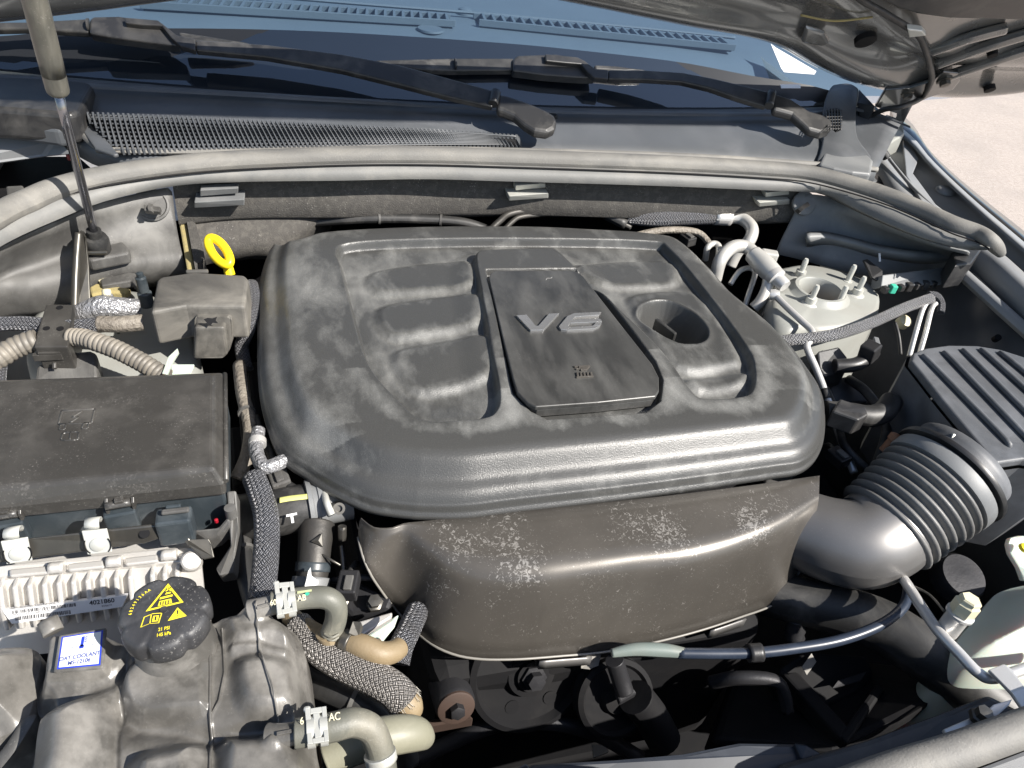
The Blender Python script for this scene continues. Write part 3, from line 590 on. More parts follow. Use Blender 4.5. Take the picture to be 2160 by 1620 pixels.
tube('hinge_bush', P3([(1832, 305, 1.02), (1846, 300, 1.03), (1870, 332, 1.0)]), .010, RUBBER, hg, 10)
prism('hinge_foot', P3([(1822, 372, .99), (1840, 366, 1.0), (1852, 380, .98), (1836, 390, .97)]), (.0, .01, -.05), SHIELDR, hg, .003)
# seal
tag(tube('hood_seal', [P(a, b, 1.058) for a, b in SC] + P3([(2104, 524, 1.045), (2112, 536, 1.035)]), [.0165] * 18 + [.0155, .014, .012, .008], SEAL, None, 16, 6), 'dusty grey rubber hood seal curving across the back of the bay', 'seal')

# ================================================================== wipers and gas strut
def wiper(label, arm, head, knuckle, conn_body, conn_arm, blade_l, blade_r, split):
    base = P(*head[len(head) // 2], 1.07)
    wp = thing('windscreen_wiper', label, 'wiper', base, 'wipers parked at the foot of the windscreen')
    def G(pts, o0, o1, x0, x1): return [PG(a, b, o0 + (o1 - o0) * min(1, max(0, (a - x0) / (x1 - x0)))) for a, b in pts]
    xs = [a for a, b in arm]; x0, x1 = min(xs), max(xs)
    prism('arm', G(arm, .032, .068, x0, x1), gn * -.014 + V((0, .004, 0)), BLK, wp, .004, seg=3)
    hd = [PG(a, b, .068) for a, b in head]
    prism('arm_head', hd, V((0, .002, -.018)), BLK, wp, .006, seg=3)
    tube('knuckle', [PG(*knuckle[0], .07), PG(*knuckle[1], .07)], .009, BLK, wp, 12)
    prism('arm_tip', [PG(a, b, .036) for a, b in conn_arm], gn * -.012, BLK, wp, .002)
    prism('blade_carrier', [PG(a, b, .026) for a, b in conn_body], gn * -.020, BLK, wp, .004, seg=3)
    for bl in (blade_l, blade_r):
        q = [PG(a, b, .018) for a, b in bl]
        prism('blade', q, gn * -.014, RUBBER, wp, .004, seg=3)
    lathe('blade_band', PG(*split, .02), XD, [(.0, -.001), (.011, -.001), (.011, .002), (0, .002)], BLK, wp, 14)
    lathe('pivot', P(*head[len(head) // 2 - 1], 1.075) + V((-.02, .005, -.01)), UP, [(.02, -.02), (.02, .02), (.016, .024), (0, .024)], BLK, wp, 18)
wiper('long wiper whose arm pivots over the middle of the cowl', [(412, 83), (560, 93), (720, 113), (850, 138), (960, 168), (1046, 192), (1040, 226), (960, 208), (850, 180), (720, 148), (560, 120), (412, 106)],
      [(1050, 196), (1070, 200), (1110, 213), (1150, 230), (1170, 242), (1176, 256), (1170, 270), (1155, 278), (1128, 274), (1106, 260), (1085, 242), (1062, 232), (1048, 228)], ((1040, 220), (1046, 194)),
      [(189, 40), (196, 34), (250, 33), (330, 44), (372, 74), (378, 96), (300, 86), (240, 78), (188, 69)], [(262, 36), (333, 42), (346, 52), (372, 73), (412, 82), (412, 106), (381, 97), (362, 80), (341, 54), (300, 52), (264, 48)],
      [(-60, 46), (60, 45), (188, 38), (189, 68), (60, 60), (-60, 62)], [(376, 66), (420, 72), (530, 90), (480, 92), (380, 84)], (186, 53))
wiper('shorter wiper whose arm ends at the corner by the drain mesh', [(1283, 147), (1360, 147), (1440, 152), (1507, 165), (1570, 180), (1622, 193), (1620, 226), (1560, 208), (1500, 187), (1440, 173), (1360, 168), (1283, 167)],
      [(1628, 193), (1667, 206), (1707, 232), (1735, 240), (1755, 252), (1758, 264), (1750, 274), (1732, 279), (1707, 272), (1690, 256), (1672, 240), (1632, 229)], ((1622, 224), (1628, 195)),
      [(1083, 124), (1092, 116), (1173, 113), (1222, 122), (1255, 145), (1258, 164), (1220, 163), (1150, 158), (1082, 149)], [(1150, 113), (1218, 120), (1234, 128), (1256, 145), (1283, 147), (1283, 167), (1254, 164), (1240, 152), (1226, 135), (1190, 132), (1152, 128)],
      [(790, 126), (960, 122), (1084, 122), (1083, 148), (960, 149), (880, 146), (800, 132)], [(1254, 136), (1300, 138), (1368, 147), (1320, 150), (1256, 146)], (960, 136))

F0 = P(203, 508, .985); Q0 = P(123, 195, 1.215); sd = (Q0 - F0)
gs = thing('gas_strut', 'dirty grey gas strut with polished rod holding up the hood', 'gas strut', F0)
tube('rod', [F0, F0 + sd * 1.05], .0058, CHROME, gs, 20)
tube('tube', [F0 + sd * .985, F0 + sd * 1.0, F0 + sd * 1.03, F0 + sd * 1.16, F0 + sd * 1.165, F0 + sd * 1.18, F0 + sd * 2.3], [.008, .0120, .0132, .0132, .0126, .0136, .0136], STRUTB, gs, 28, 3)
lathe('end_socket', F0 - sd.normalized() * .022, sd, [(.0, 0), (.015, .001), (.0175, .006), (.0175, .024), (.015, .030), (.010, .031), (.010, .042), (0, .042)], RUBBER, gs, 24)
box('socket_clip', F0 - sd.normalized() * .010 + V((.002, -.02, 0)), (.03, .004, .006), STEEL, gs)
lathe('ball_stud', F0 + V((0, 0, -.012)), (-.6, .5, -.3), [(.009, -.01), (.009, .03), (0, .03)], STEEL, gs, 14)

# ================================================================== engine cover
ec = thing('engine_cover', 'large dusty black engine cover with raised V6 badge panel', 'engine cover', (.31, .76, .92))
K = lambda a, b: (540 + a / 1.8, 440 + b / 1.8)      # close-up coordinates of the cover
out_f = [(878, 1083), (790, 1071), (723, 1044), (651, 1001), (596, 960), (564, 884), (549, 801), (547, 690), (550, 600), (572, 532)]
out_b = [(604, 503), (680, 485), (873, 475), (1096, 474), (1234, 480), (1346, 487), (1432, 503), (1496, 546), (1568, 623)]
out_r = [(1651, 723), (1709, 796), (1735, 842), (1739, 900), (1726, 950), (1690, 983), (1629, 994), (1568, 1003), (1484, 1015), (1318, 1037), (1096, 1063), (980, 1077)]
outline = [P(a, b, .930) for a, b in out_f] + [P(a, b, .958) for a, b in out_b] + [P(a, b, .935) for a, b in out_r]
poly = lambda pts, z: [tuple(p)[:2] for p in spline([P(*K(a, b), z) for a, b in pts], 4, True)]
polyh = lambda pts, z: [tuple(P(*K(a, b), z))[:2] for a, b in pts]
pocket = poly([(304, 175), (318, 220), (345, 330), (398, 530), (450, 640), (555, 755), (615, 803), (690, 818), (860, 806), (915, 775), (926, 710), (905, 590), (870, 400), (838, 210), (848, 172), (900, 166), (1100, 160), (1140, 168), (1210, 235), (1360, 385), (1540, 560), (1640, 690), (1700, 731), (1845, 722), (1888, 690), (1892, 610), (1860, 530), (1715, 330), (1570, 160), (1480, 128), (1000, 118), (600, 122), (350, 138)], .978)
pil = [poly(q, .97) for q in ([(420, 250), (560, 212), (800, 200), (826, 300), (640, 322), (450, 322)], [(455, 380), (600, 345), (840, 335), (866, 440), (700, 478), (500, 490)], [(512, 550), (660, 510), (882, 495), (905, 630), (760, 688), (580, 694)],
        [(1215, 215), (1540, 195), (1610, 275), (1500, 300), (1310, 296)], [(1420, 330), (1660, 322), (1836, 560), (1780, 604), (1590, 612), (1440, 420)], [(1625, 650), (1850, 625), (1868, 665), (1800, 690), (1680, 700)])]
well = poly([(1446, 404), (1480, 358), (1562, 346), (1650, 382), (1710, 442), (1718, 486), (1680, 512), (1600, 512), (1510, 474)], .975)
moat = polyh([(872, 232), (1214, 228), (1256, 250), (1516, 580), (1546, 650), (1536, 728), (1480, 770), (1110, 796), (1045, 765), (976, 700), (945, 560)], .984)
def cover_z(X, Y, d):
    td = np.linspace(-.02, .12, 1401); tz = np.interp(td, [-.02, 0, .0025, .012, .026, .042, .052, .07], [.930, .930, .942, .9530, .9590, .9770, .9810, .982])
    kk = np.exp(-(np.arange(-90, 91) / 42.) ** 2); tz2 = np.convolve(np.pad(tz, 90, 'edge'), kk / kk.sum(), 'valid')
    mixw = sm(td, .001, .005); z = np.interp(d, td, tz * (1 - mixw) + tz2 * mixw)
    z = z + .006 * sm(d, .06, .3) - .03 * (Y < .56) * 0
    s = sdf(X, Y, pocket); pk = sm(s, -.001, .0065)
    h = -.016 * pk - .005 * sm(s, .01, .05)
    for p in pil: h = h + .0085 * sm(sdf(X, Y, p), -.006, .013) * pk
    z = z + h
    wl = sdf(X, Y, well)
    z = z - np.minimum(np.maximum(wl, 0) * 2.6, .075) + .003 * np.exp(-(wl / .006) ** 2)
    z = z - .013 * sm(sdf(X, Y, moat), -.001, .003)
    return z
oc = sum(outline, V()) / len(outline)
def cover_wear(X, Y, d):
    s = sdf(X, Y, pocket); mt = sdf(X, Y, moat)
    w_ = .35 + .45 * np.exp(-((d - .035) / .022) ** 2) * (Y > .6) + .15 * np.exp(-(d / .012) ** 2) * (Y > .62)
    w_ = w_ + .55 * np.exp(-((s + .016) / .014) ** 2) * (Y < .72) - .35 * np.exp(-((d - .06) / .02) ** 2) * (Y < .62)
    w_ = w_ + .40 * np.exp(-((mt + .012) / .014) ** 2) * (Y < .66) + .35 * sm(s, .0, .01)
    for p in pil: w_ = w_ - .30 * sm(sdf(X, Y, p), .004, .03) + .25 * np.exp(-(sdf(X, Y, p) / .008) ** 2)
    w_ = w_ + .30 * sm(-X, -.10, .02) + .22 * np.exp(-((Y - .60) / .03) ** 2) * (X > .15)
    return np.clip(w_, 0, 1.2)
field('cover_shell', outline, (.30, .74), cover_z, COVER, ec, 260, 860, ((.0030, -.001), (.0034, -.008), (.0, -.010), (-.02, -.008)), cover_wear)
pts_p = [(884, 262), (892, 244), (908, 236), (1195, 234), (1226, 242), (1246, 260), (1380, 432), (1505, 590), (1530, 640), (1531, 690), (1518, 712), (1300, 735), (1062, 752), (1030, 735), (992, 695), (975, 640), (940, 500)]
PZ = .9915
pl = [P(*K(a, b), PZ) for a, b in pts_p]; pc = sum(pl, V()) / len(pl)
badge = prism('badge_panel', pl, (0, 0, -.007), PANEL, ec, .0018, seg=3)
prism('badge_panel_step', [lerp(p, pc, .035) + V((0, -.004, -.0065)) for p in pl], (0, 0, -.012), PANEL, ec, .001)
EMBLEM = mat('emblem_plastic', (.36, .36, .36), .26, metal=.7, dust=.2, dcol=(.3, .29, .27), dscale=30)
# V6 lettering and service symbol, raised from the panel
def raised(name, polys, h, m, z=PZ): 
    for q in polys: prism(name, [P(*K(a, b), z + h) for a, b in q], (0, 0, -h - .001), m, badge, .0006)
raised('letter_v', [[(988, 404), (1028, 402), (1062, 444), (1072, 444), (1112, 398), (1152, 396), (1092, 460), (1042, 461)]], .004, EMBLEM)
raised('letter_six', [[(1312, 391), (1208, 396), (1182, 407), (1150, 446), (1158, 458), (1180, 461), (1196, 449), (1186, 446), (1188, 440), (1212, 410), (1302, 403)],
    [(1200, 421), (1300, 416), (1310, 420), (1314, 428), (1290, 430), (1193, 434)], [(1290, 431), (1314, 429), (1306, 444), (1280, 443)], [(1181, 461), (1286, 455), (1306, 445), (1280, 444), (1197, 449)]], .004, EMBLEM)
oil = [[(1206, 596), (1222, 595), (1222, 600), (1210, 601)], [(1212, 605), (1236, 603), (1236, 608), (1216, 609)], [(1224, 596), (1256, 594), (1256, 600), (1226, 602)], [(1230, 606), (1262, 592), (1270, 596), (1256, 611), (1234, 613)]]
oil += [[(1216 + i * 13, 620), (1224 + i * 13, 619), (1227 + i * 13, 634), (1219 + i * 13, 635)] for i in range(5)] + [[(1216, 636), (1282, 632), (1282, 636), (1217, 640)]]
raised('service_symbol', oil, .0025, SATIN)
flat('panel_scratch', P(*K(1100, 272), PZ), XD, YD, [[(0, 0), (.004, .006), (.01, .0055), (.013, .009), (.0132, .0082), (.0102, .0047), (.0042, .0052), (.0004, -.0004)]], mat('pale_scratch', (.4, .39, .37), .6), badge, .0003)
# oil filler seen in the well
wc = P(*K(1560, 490), .925)
tag(lathe('oil_filler_cap', wc + V((.01, 0, -.035)), UP, [(.030, 0), (.030, .012), (.026, .014), (0, .014)], BLK, None, 20), 'black oil filler cap deep in the funnel of the engine cover', 'oil cap')
box('cap_grip', P(*K(1545, 484), .945), (.007, .045, .04), PANEL, ec, (1, .35, 0), (-.3, 1, 0), .002)

# ================================================================== intake resonator in front of the cover
rs = thing('intake_resonator', 'brown-black intake resonator with flaked scuffs below the engine cover', 'resonator', P(1200, 1300, .80))
rb = [(762, 1092), (790, 1112), (830, 1112), (850, 1104), (905, 1098), (1000, 1088), (1100, 1078), (1220, 1066), (1330, 1054), (1440, 1042), (1550, 1028), (1640, 1016), (1700, 1007), (1729, 1003)]
rc = [(758, 1100), (796, 1130), (830, 1130), (858, 1124), (905, 1164), (962, 1193), (1050, 1207), (1140, 1208), (1240, 1198), (1340, 1186), (1450, 1174), (1560, 1147), (1660, 1106), (1727, 1060)]
rd = [(755, 1130), (772, 1190), (806, 1246), (842, 1292), (880, 1332), (920, 1362), (985, 1384), (1075, 1388), (1180, 1381), (1290, 1370), (1430, 1340), (1550, 1303), (1650, 1260), (1699, 1175)]
NB = 90
B = line([P(a, b, .925) for a, b in rb], NB); 
C0 = [P(a, b, .918) for a, b in rc]; Cc = line(C0, NB)
D0 = [PY(a, b, c.y - .006 - .030 * max(0., math.sin(math.pi * i / 13)) ** .7) for i, ((a, b), c) in enumerate(zip(rd, C0))]; Dd = line(D0, NB)
rows_r = [[p + V((0, .012, -.05)) for p in B], [p + V((0, .003, -.004)) for p in B], B]
for t in (.25, .5, .7): rows_r.append([lerp(p, q, t) for p, q in zip(B, Cc)])
for t in (0, .2, .4, .6, .8, 1.): rows_r.append([lerp(lerp(lerp(b, c, .74), c, t), lerp(c, lerp(c, d, .2), t), t) for b, c, d in zip(B, Cc, Dd)])
for t in (.4, .6, .8, 1.): rows_r.append([lerp(c, d, t) for c, d in zip(Cc, Dd)])
rows_r.append([p + V((0, .003, -.004)) for p in Dd])
shell = loft('resonator_shell', rows_r, SATIN, rs)
spots = [(P(1060, 1150, .92), .05), (P(985, 1160, .92), .035), (P(1100, 1205, .918), .03), (P(1330, 1105, .92), .035), (P(1400, 1120, .92), .03), (P(1580, 1100, .92), .03), (P(1590, 1250, .86), .012), (P(905, 1240, .88), .018), (P(1640, 1060, .92), .02)]
wv = np.array([max(math.exp(-((v.co - c).length / q) ** 2) for c, q in spots) for v in shell.data.vertices]); shell.data.attributes.new('wear', 'FLOAT', 'POINT').data.foreach_set('value', wv)
loft('resonator_lower', [[p + V((0, .003, -.002)) for p in Dd], [p + V((0, .03, -.010)) for p in Dd], [p + V((0, .10, -.06)) for p in Dd]], DEEP, rs)
for a0, a1 in ((1130, 1250), (1480, 1560)):
    i0 = min(range(NB), key=lambda i: abs(Dd[i].x - PY(a0, 1383, Dd[45].y).x)); i1 = min(range(NB), key=lambda i: abs(Dd[i].x - PY(a1, 1370, Dd[45].y).x))
    seg_ = Dd[i0:i1 + 1]
    if len(seg_) > 3: loft('rim_tab', [[p + V((0, -.004, -.002)) for p in seg_], [p + V((0, -.005, -.016)) for p in seg_], [p + V((0, .01, -.02)) for p in seg_]], DUCT, rs, thick=.002)
tube('rim', [p + V((0, -.0012, -.001)) for p in Dd[::3]], .0014, mat('pale_rim_highlight', (.20, .19, .17), .4), rs, 8, 3)  # pale colour paints the highlight along the lower rim

# intake duct: elbow, bellows, clamp
it = thing('intake_duct', 'grey intake elbow with ribbed bellows joining the air filter box', 'duct', P(1850, 1150, .80))
E1 = P3([(1590, 1080, .845), (1680, 1112, .850), (1752, 1138, .856), (1812, 1146, .862), (1858, 1124, .870), (1890, 1094, .878)])
tube('elbow', E1, [.05, .052, .0555, .059, .0615, .0615], DUCT, it, 32, 8)
tube('elbow_seam', [p + V((-.002, -.0, -.0)) + (CAM - p).normalized() * .0 for p in P3([(1700, 1186, .80), (1760, 1206, .795), (1830, 1215, .795), (1900, 1206, .797), (1952, 1190, .80)])], .0022, DUCT, it, 6)
b0 = P(1868, 1112, .872); b1 = P(1984, 1014, .922)
tube('bellows', [lerp(b0, b1, -.06), lerp(b0, b1, .3), lerp(b0, b1, .6), lerp(b0, b1, .93)], [.063, .065, .068, .070], mat('bellows_rubber', (.12, .118, .114), .45, dust=.4, dcol=(.3, .29, .27), dscale=16, bump=(600, .2)), it, 40, 6, corr=((b1 - b0).length / 7.6, .0060))
bd = (b1 - b0).normalized()
lathe('clamp_band', b1 - bd * .008, bd, [(.062, -.004), (.0755, -.004), (.0765, .0), (.0765, .010), (.0755, .014), (.062, .014)], SHIELDR, it, 48)
lathe('clamp_rim', b1 + bd * .011, bd, [(.062, 0), (.079, 0), (.080, .003), (.079, .007), (.062, .007)], BLK, it, 48)
ctop = P(2030, 940, .985)
box('clamp_tab', ctop, (.036, .018, .006), ZINC, it, (.8, -.5, -.2), bd, .001)
box('clamp_tab', P(1925, 1040, .93), (.012, .004, .004), WHITE, it, (1, .2, 0), YD, .0005)
tag(lathe('sensor_plug', P(1876, 938, .93), (.4, .1, 1), [(.007, -.012), (.007, .006), (.009, .008), (.009, .016), (.006, .018), (0, .019)], RUST, None, 12), 'small brown sensor plug beside the ribbed bellows', 'sensor')

# air filter box
ab = thing('air_filter_box', 'dark grey air filter box with five ribs in its lid', 'air filter box', P(2080, 900, .80))
lidp = [(1922, 760), (1926, 744), (1950, 734), (2000, 727), (2060, 728), (2110, 736), (2160, 752), (2230, 790), (2320, 880), (2330, 960), (2280, 990), (2160, 968), (2106, 976), (2092, 968), (2040, 905), (1990, 845)]
AZ = .985
lt = PL(lidp, AZ); lc = sum(lt, V()) / len(lt)
prism('lid', lt, (0, 0, -.014), AIRBOX, ab, .007, seg=4)
skv = [p + (p - lc).normalized() * .004 + V((0, 0, -.013)) for p in lt]
skb = [p - (p - lc).normalized() * .012 + V((.01, .02, -.20)) for p in lt]
loft('housing', [s + [s[0]] for s in (skv, [lerp(p, q, .25) for p, q in zip(skv, skb)], skb)], AIRBOX, ab, smooth=False)
for a0, c0, a1, c1 in ((1948, 754, 2126, 938), (1992, 747, 2186, 950), (2032, 742, 2230, 940), (2070, 741, 2250, 905), (2110, 747, 2270, 880)):
    q0, q1 = P(a0, c0, AZ), P(a1, c1, AZ)
    tube('lid_rib', [q0 + V((0, 0, -.004)), lerp(q0, q1, .03) + V((0, 0, .0025)), lerp(q0, q1, .5) + V((0, 0, .003)), lerp(q0, q1, .97) + V((0, 0, .0025)), q1 + V((0, 0, -.004))], .0042, AIRBOX, ab, 10, 4)
prism('side_step', P3([(1890, 860, .90), (1930, 800, .93), (2000, 880, .91), (1960, 900, .88), (1910, 900, .88)]), (.02, .02, -.1), BLK, ab, .006)
tube('snout', [b1 + bd * .0, b1 + bd * .04], .068, AIRBOX, ab, 36)
vb = thing('breather_hose', 'glossy black breather elbow between engine cover and air filter box', 'hose', P(1830, 880, .88))
tube('elbow', P3([(1740, 868, .915), (1790, 872, .918), (1832, 878, .918), (1862, 870, .92), (1880, 848, .92)]), .0165, RUBBER, vb, 18)
prism('connector', P3([(1772, 840, .945), (1828, 858, .945), (1832, 876, .94), (1812, 886, .94), (1756, 866, .94)]), (0, .0, -.03), BLK, vb, .003)
# ================================================================== fuse box
fb = thing('fuse_box', 'scuffed black fuse box with moulded battery symbol on its lid', 'fuse box', P(230, 950, .86))
def hull(name, a, b, c, m, parent, bev):
    vs = a + b + c; fs = [(0, 1, 2, 3), (8, 9, 10, 11)] + [(i, (i + 1) % 4, 4 + (i + 1) % 4, 4 + i) for i in range(4)] + [(4 + i, 4 + (i + 1) % 4, 8 + (i + 1) % 4, 8 + i) for i in range(4)]
    return mesh(name, vs, fs, m, parent, False, bev, seg=3)
la = PL([(-110, 809), (452, 790), (451, 986), (-110, 1038)], 1.0)
lb = PL([(-115, 806), (473, 786), (474, 1022), (-115, 1084)], .981)
lid = hull('lid', la, lb, [p + V((0, 0, -.018)) for p in lb], LID, fb, .0045)
lbc = sum(lb, V()) / 4
prism('base', [lerp(p, lbc, .02) + V((0, .003, -.016)) for p in lb], (0, 0, -.06), BLUEBLK, fb, .003)
tube('lid_ridge', [lb[1] + V((.001, -.004, .001)), lb[2] + V((.001, .004, .001))], .003, LID, fb, 8)
# moulded symbols
def outline_sym(pts, z, closed=True, r=.0011):
    q = PL(pts, z); q = q + [q[0]] if closed else q
    for a, b in zip(q, q[1:]): tube('lid_symbol', [a, b], r, LID, lid, 6)
C4 = lambda pts: [(a / 3, 540 + b / 3) for a, b in pts]
outline_sym(C4([(392, 980), (600, 968), (580, 1058), (370, 1065)]), 1.0)
outline_sym(C4([(385, 1068), (418, 1066), (410, 1098), (374, 1100)]), 1.0)
outline_sym(C4([(530, 1060), (562, 1058), (555, 1090), (518, 1094)]), 1.0)
outline_sym(C4([(398, 1125), (412, 1118), (486, 1112), (500, 1120), (496, 1158), (482, 1164), (396, 1168), (386, 1160)]), 1.0)
outline_sym(C4([(520, 982), (458, 1022), (498, 1020), (444, 1056)]), 1.0, False)
outline_sym(C4([(448, 1116), (442, 1164)]), 1.0, False)
def latch(cx_, cy_, w_):
    q0 = P(cx_ - w_ / 2, cy_ + 6, .985); q1 = P(cx_ + w_ / 2, cy_ - 4, .985); xd = (q1 - q0).normalized()
    L_ = (q1 - q0).length
    for q in (q0, q1): prism('latch_cheek', [q + V((0, .014, .008)), q + V((0, .016, -.02)), q + V((0, -.012, -.022)), q + V((0, -.012, -.012))], xd * .003, LID, fb, .0006)
    tube('latch_bar', [lerp(q0, q1, .02) + V((0, -.009, -.013)), lerp(q0, q1, .98) + V((0, -.009, -.013))], .0045, LID, fb, 10)
    box('latch_tongue', lerp(q0, q1, .55) + V((0, -.006, -.008)), (L_ * .35, .012, .004), LID, fb, xd, YD, .0008)
    box('latch_keeper', lerp(q0, q1, .45) + V((0, -.006, -.036)), (L_ * 1.25, .02, .03), BLUEBLK, fb, xd, YD, .002)
latch(246, 1030, 56); latch(4, 1052, 62)
kb = P(367, 1082, .958)
box('side_latch', kb + V((0, -.004, -.016)), (.034, .022, .036), BLUEBLK, fb, (1, .02, 0), YD, .003)
box('side_latch_bar', P(370, 1078, .965), (.026, .006, .004), SHIELD, fb, (1, .02, 0), YD, .0015)
box('side_latch_slot', P(366, 1070, .965), (.014, .004, .006), BLUEBLK, fb, (1, .02, 0), YD, .001)
# grey tray standing beside the fuse box
br = thing('module_tray', 'grey plastic tray wall beside the fuse box corner', 'tray', P(470, 1150, .86))
prism('tray_post', P3([(478, 1036, .955), (498, 1034, .955), (503, 1115, .93), (497, 1165, .91), (494, 1208, .89), (462, 1214, .89), (455, 1198, .89), (486, 1150, .92), (484, 1120, .93)]), (0, .012, -.03), SHIELD, br, .002)
prism('tray_corner', P3([(402, 1118, .93), (460, 1112, .935), (484, 1085, .945), (486, 1105, .94), (462, 1130, .925), (436, 1140, .92)]), (0, .01, -.03), SHIELD, br, .003)
lathe('tray_boss', P(486, 1076, .95), UP, [(.006, -.01), (.006, .004), (0, .005)], SHIELD, br, 14)
tag(lathe('red_indicator', P(457, 1101, .93), UP, [(.002, 0), (.002, .004), (0, .005)], RED, None, 8), 'tiny red tip under the fuse box corner', 'terminal')

# ================================================================== bracket bar with two spring clips, control module
bar = thing('bracket_bar', 'dark steel bracket bar in front of the fuse box', 'bracket', P(150, 1150, .90))
bp = P3([(-90, 1155, .953), (62, 1136, .953), (318, 1106, .953), (330, 1110, .952), (337, 1136, .936), (304, 1146, .934), (65, 1178, .934), (-90, 1198, .934)])
prism('plate', bp, (0, .003, -.003), STEEL, bar, .001)
lathe('plate_hole', lerp(bp[3], bp[4], .4) + V((-.012, -.001, 0)), (0, -.6, .8), [(.005, 0), (.005, .0012), (0, .0012)], DEEP, bar, 14)
prism('plate_foot', P3([(376, 1128, .935), (392, 1122, .938), (400, 1138, .932), (440, 1136, .93), (446, 1148, .926), (452, 1176, .915), (430, 1180, .914), (396, 1150, .926)]), (0, .002, -.003), STEEL, bar, .001)
for k, q in enumerate(([(4, 1140), (61, 1131), (71, 1180), (17, 1188)], [(174, 1118), (227, 1113), (239, 1162), (187, 1168)])):
    sc = thing('spring_clip', 'pale zinc spring clip on the bracket bar, ' + ('under the first lid latch' if k == 0 else 'under the middle of the lid front'), 'clip', P(*q[3], .93))
    pz = [P(*q[0], .958), P(*q[1], .958), P(*q[2], .936), P(*q[3], .936)]
    pz = [p + V((0, -.003, .002)) for p in pz]
    nrm = (pz[1] - pz[0]).cross(pz[3] - pz[0]).normalized(); nrm = nrm if nrm.y < 0 else -nrm
    prism('face', pz, nrm * -.0025, ZINC, sc, .0008)
    ctr = sum(pz, V()) / 4 + (pz[3] - pz[0]) * .12
    lathe('rivet', ctr, nrm, [(.0072, -.001), (.0068, .0015), (.004, .0028), (0, .003)], ZINC, sc, 20)
    for s in (-1, 1):
        xx = (pz[1] - pz[0]).normalized(); yy = (pz[0] - pz[3]).normalized()
        tube('arc_slot', [ctr + nrm * .0004 + (xx * s * math.cos(a) + yy * math.sin(a)) * .0115 for a in np.linspace(-.8, .5, 6)], .0007, DEEP, sc, 5)
    t0, t1 = lerp(pz[0], pz[1], .2), lerp(pz[0], pz[1], .78)
    loft('curl', [[t0 + V((0, 0, .0)), t1], [t0 + V((0, -.004, .008)), t1 + V((0, -.004, .008))], [t0 + V((0, .004, .012)), t1 + V((0, .004, .012))], [t0 + V((0, .012, .008)), t1 + V((0, .012, .008))], [t0 + V((0, .014, -.004)), t1 + V((0, .014, -.004))]], ZINC, sc, thick=.002, sub=1)

em = thing('control_module', 'finned cast aluminium engine control module with barcode label', 'control module', P(200, 1250, .86))
ft = P3([(-100, 1202, .905), (0, 1191, .905), (200, 1170, .905), (381, 1152, .905), (420, 1154, .905), (426, 1164, .905), (424, 1192, .90), (404, 1198, .90), (376, 1184, .90), (200, 1198, .90), (0, 1216, .90), (-100, 1226, .90)])
prism('flange', ft, (0, 0, -.008), ALUM, em, .0025, seg=3)
for a0, a1, c in ((18, 104, 1200), (142, 218, 1188), (262, 332, 1176)):
    prism('flange_pad', PL([(a0, c), (a1, c - 8), (a1 + 2, c + 8), (a0 + 2, c + 16)], .907), (0, 0, -.004), ALUM, em, .002)
for a, c in ((120, 1197), (242, 1184), (358, 1170)):
    tube('flange_tab', [P(a - 16, c + 2, .906), P(a + 16, c - 1, .906)], .0062, ALUM, em, 12)
lathe('screw_boss', P(404, 1184, .905), (.1, -.5, .8), [(.010, -.02), (.010, .006), (.008, .008), (0, .008)], ALUM, em, 18)
u0, u1 = P(-100, 1226, .896), P(424, 1182, .896)
l0, l1 = u0 + V((0, -.045, -.075)), u1 + V((0, -.045, -.075))
loft('case', [[lerp(u0, u1, t) + V((0, .05, 0)) for t in (0, .5, 1)], [lerp(u0, u1, t) for t in (0, .5, 1)], [lerp(l0, l1, t) for t in (0, .5, 1)]], ALUM, em, smooth=False, thick=.004)
for a in list(range(-60, 290, 30)) + [318, 345, 372]:
    t = (a + 100) / 524; q0 = lerp(u0, u1, t); q1 = lerp(l0, l1, t); q2 = lerp(q0, q1, .62)
    fin = [q0 + V((0, -.001, -.001)), lerp(q0, q2, .15) + V((0, -.009, .006)), lerp(q0, q2, .6) + V((0, -.010, .006)), q2 + V((0, -.007, .004)), q2]
    prism('fin', [p + V((-.0025, 0, 0)) for p in fin], (.005, 0, 0), ALUM, em, .0016)
cn = (u1 - u0).cross(l0 - u0).normalized(); cn = cn if cn.y < 0 else -cn
def PC(a, b, off=.013): return PN(a, b, u0 + cn * off, cn)
lab = prism('barcode_label', [PC(a, b) for a, b in ((5, 1288), (268, 1256), (258, 1280), (25, 1316))], cn * -.006, WHITE, em, 0)
lx = (PC(262, 1257) - PC(5, 1288)).normalized(); ly = (PC(5, 1288) - PC(25, 1316)); ly = (ly - lx * ly.dot(lx)).normalized()
def bars(a, b, wid, hei, n_):
    o = PC(a, b); x = 0; pl_ = []
    while x < wid:
        w2 = random.choice((.0004, .0006, .001)); pl_.append([(x, 0), (x + w2, 0), (x + w2, hei), (x, hei)]); x += w2 + random.choice((.0004, .0006, .0009))
    flat('barcode', o, lx, ly, pl_, INK, lab, .0003)
bars(26, 1295, .058, .0036, 40); bars(33, 1309, .050, .0042, 40)
text('label_text', '4021860', PC(189, 1276), lx, ly, .0046, INK, lab, .0003, 1.05, bold=.02)
text('label_text', 'AUTHORIZED SOFTWARE UPDATE', PC(24, 1284.5), lx, ly, .0019, INK, lab, .0003, .95)
text('label_text', 'MODULE P/N     P68412594AC', PC(28, 1299), lx, ly, .0019, INK, lab, .0003, 1)
text('label_text', '84/06/19', PC(215, 1280), lx, ly, .0019, INK, lab, .0003, 1)

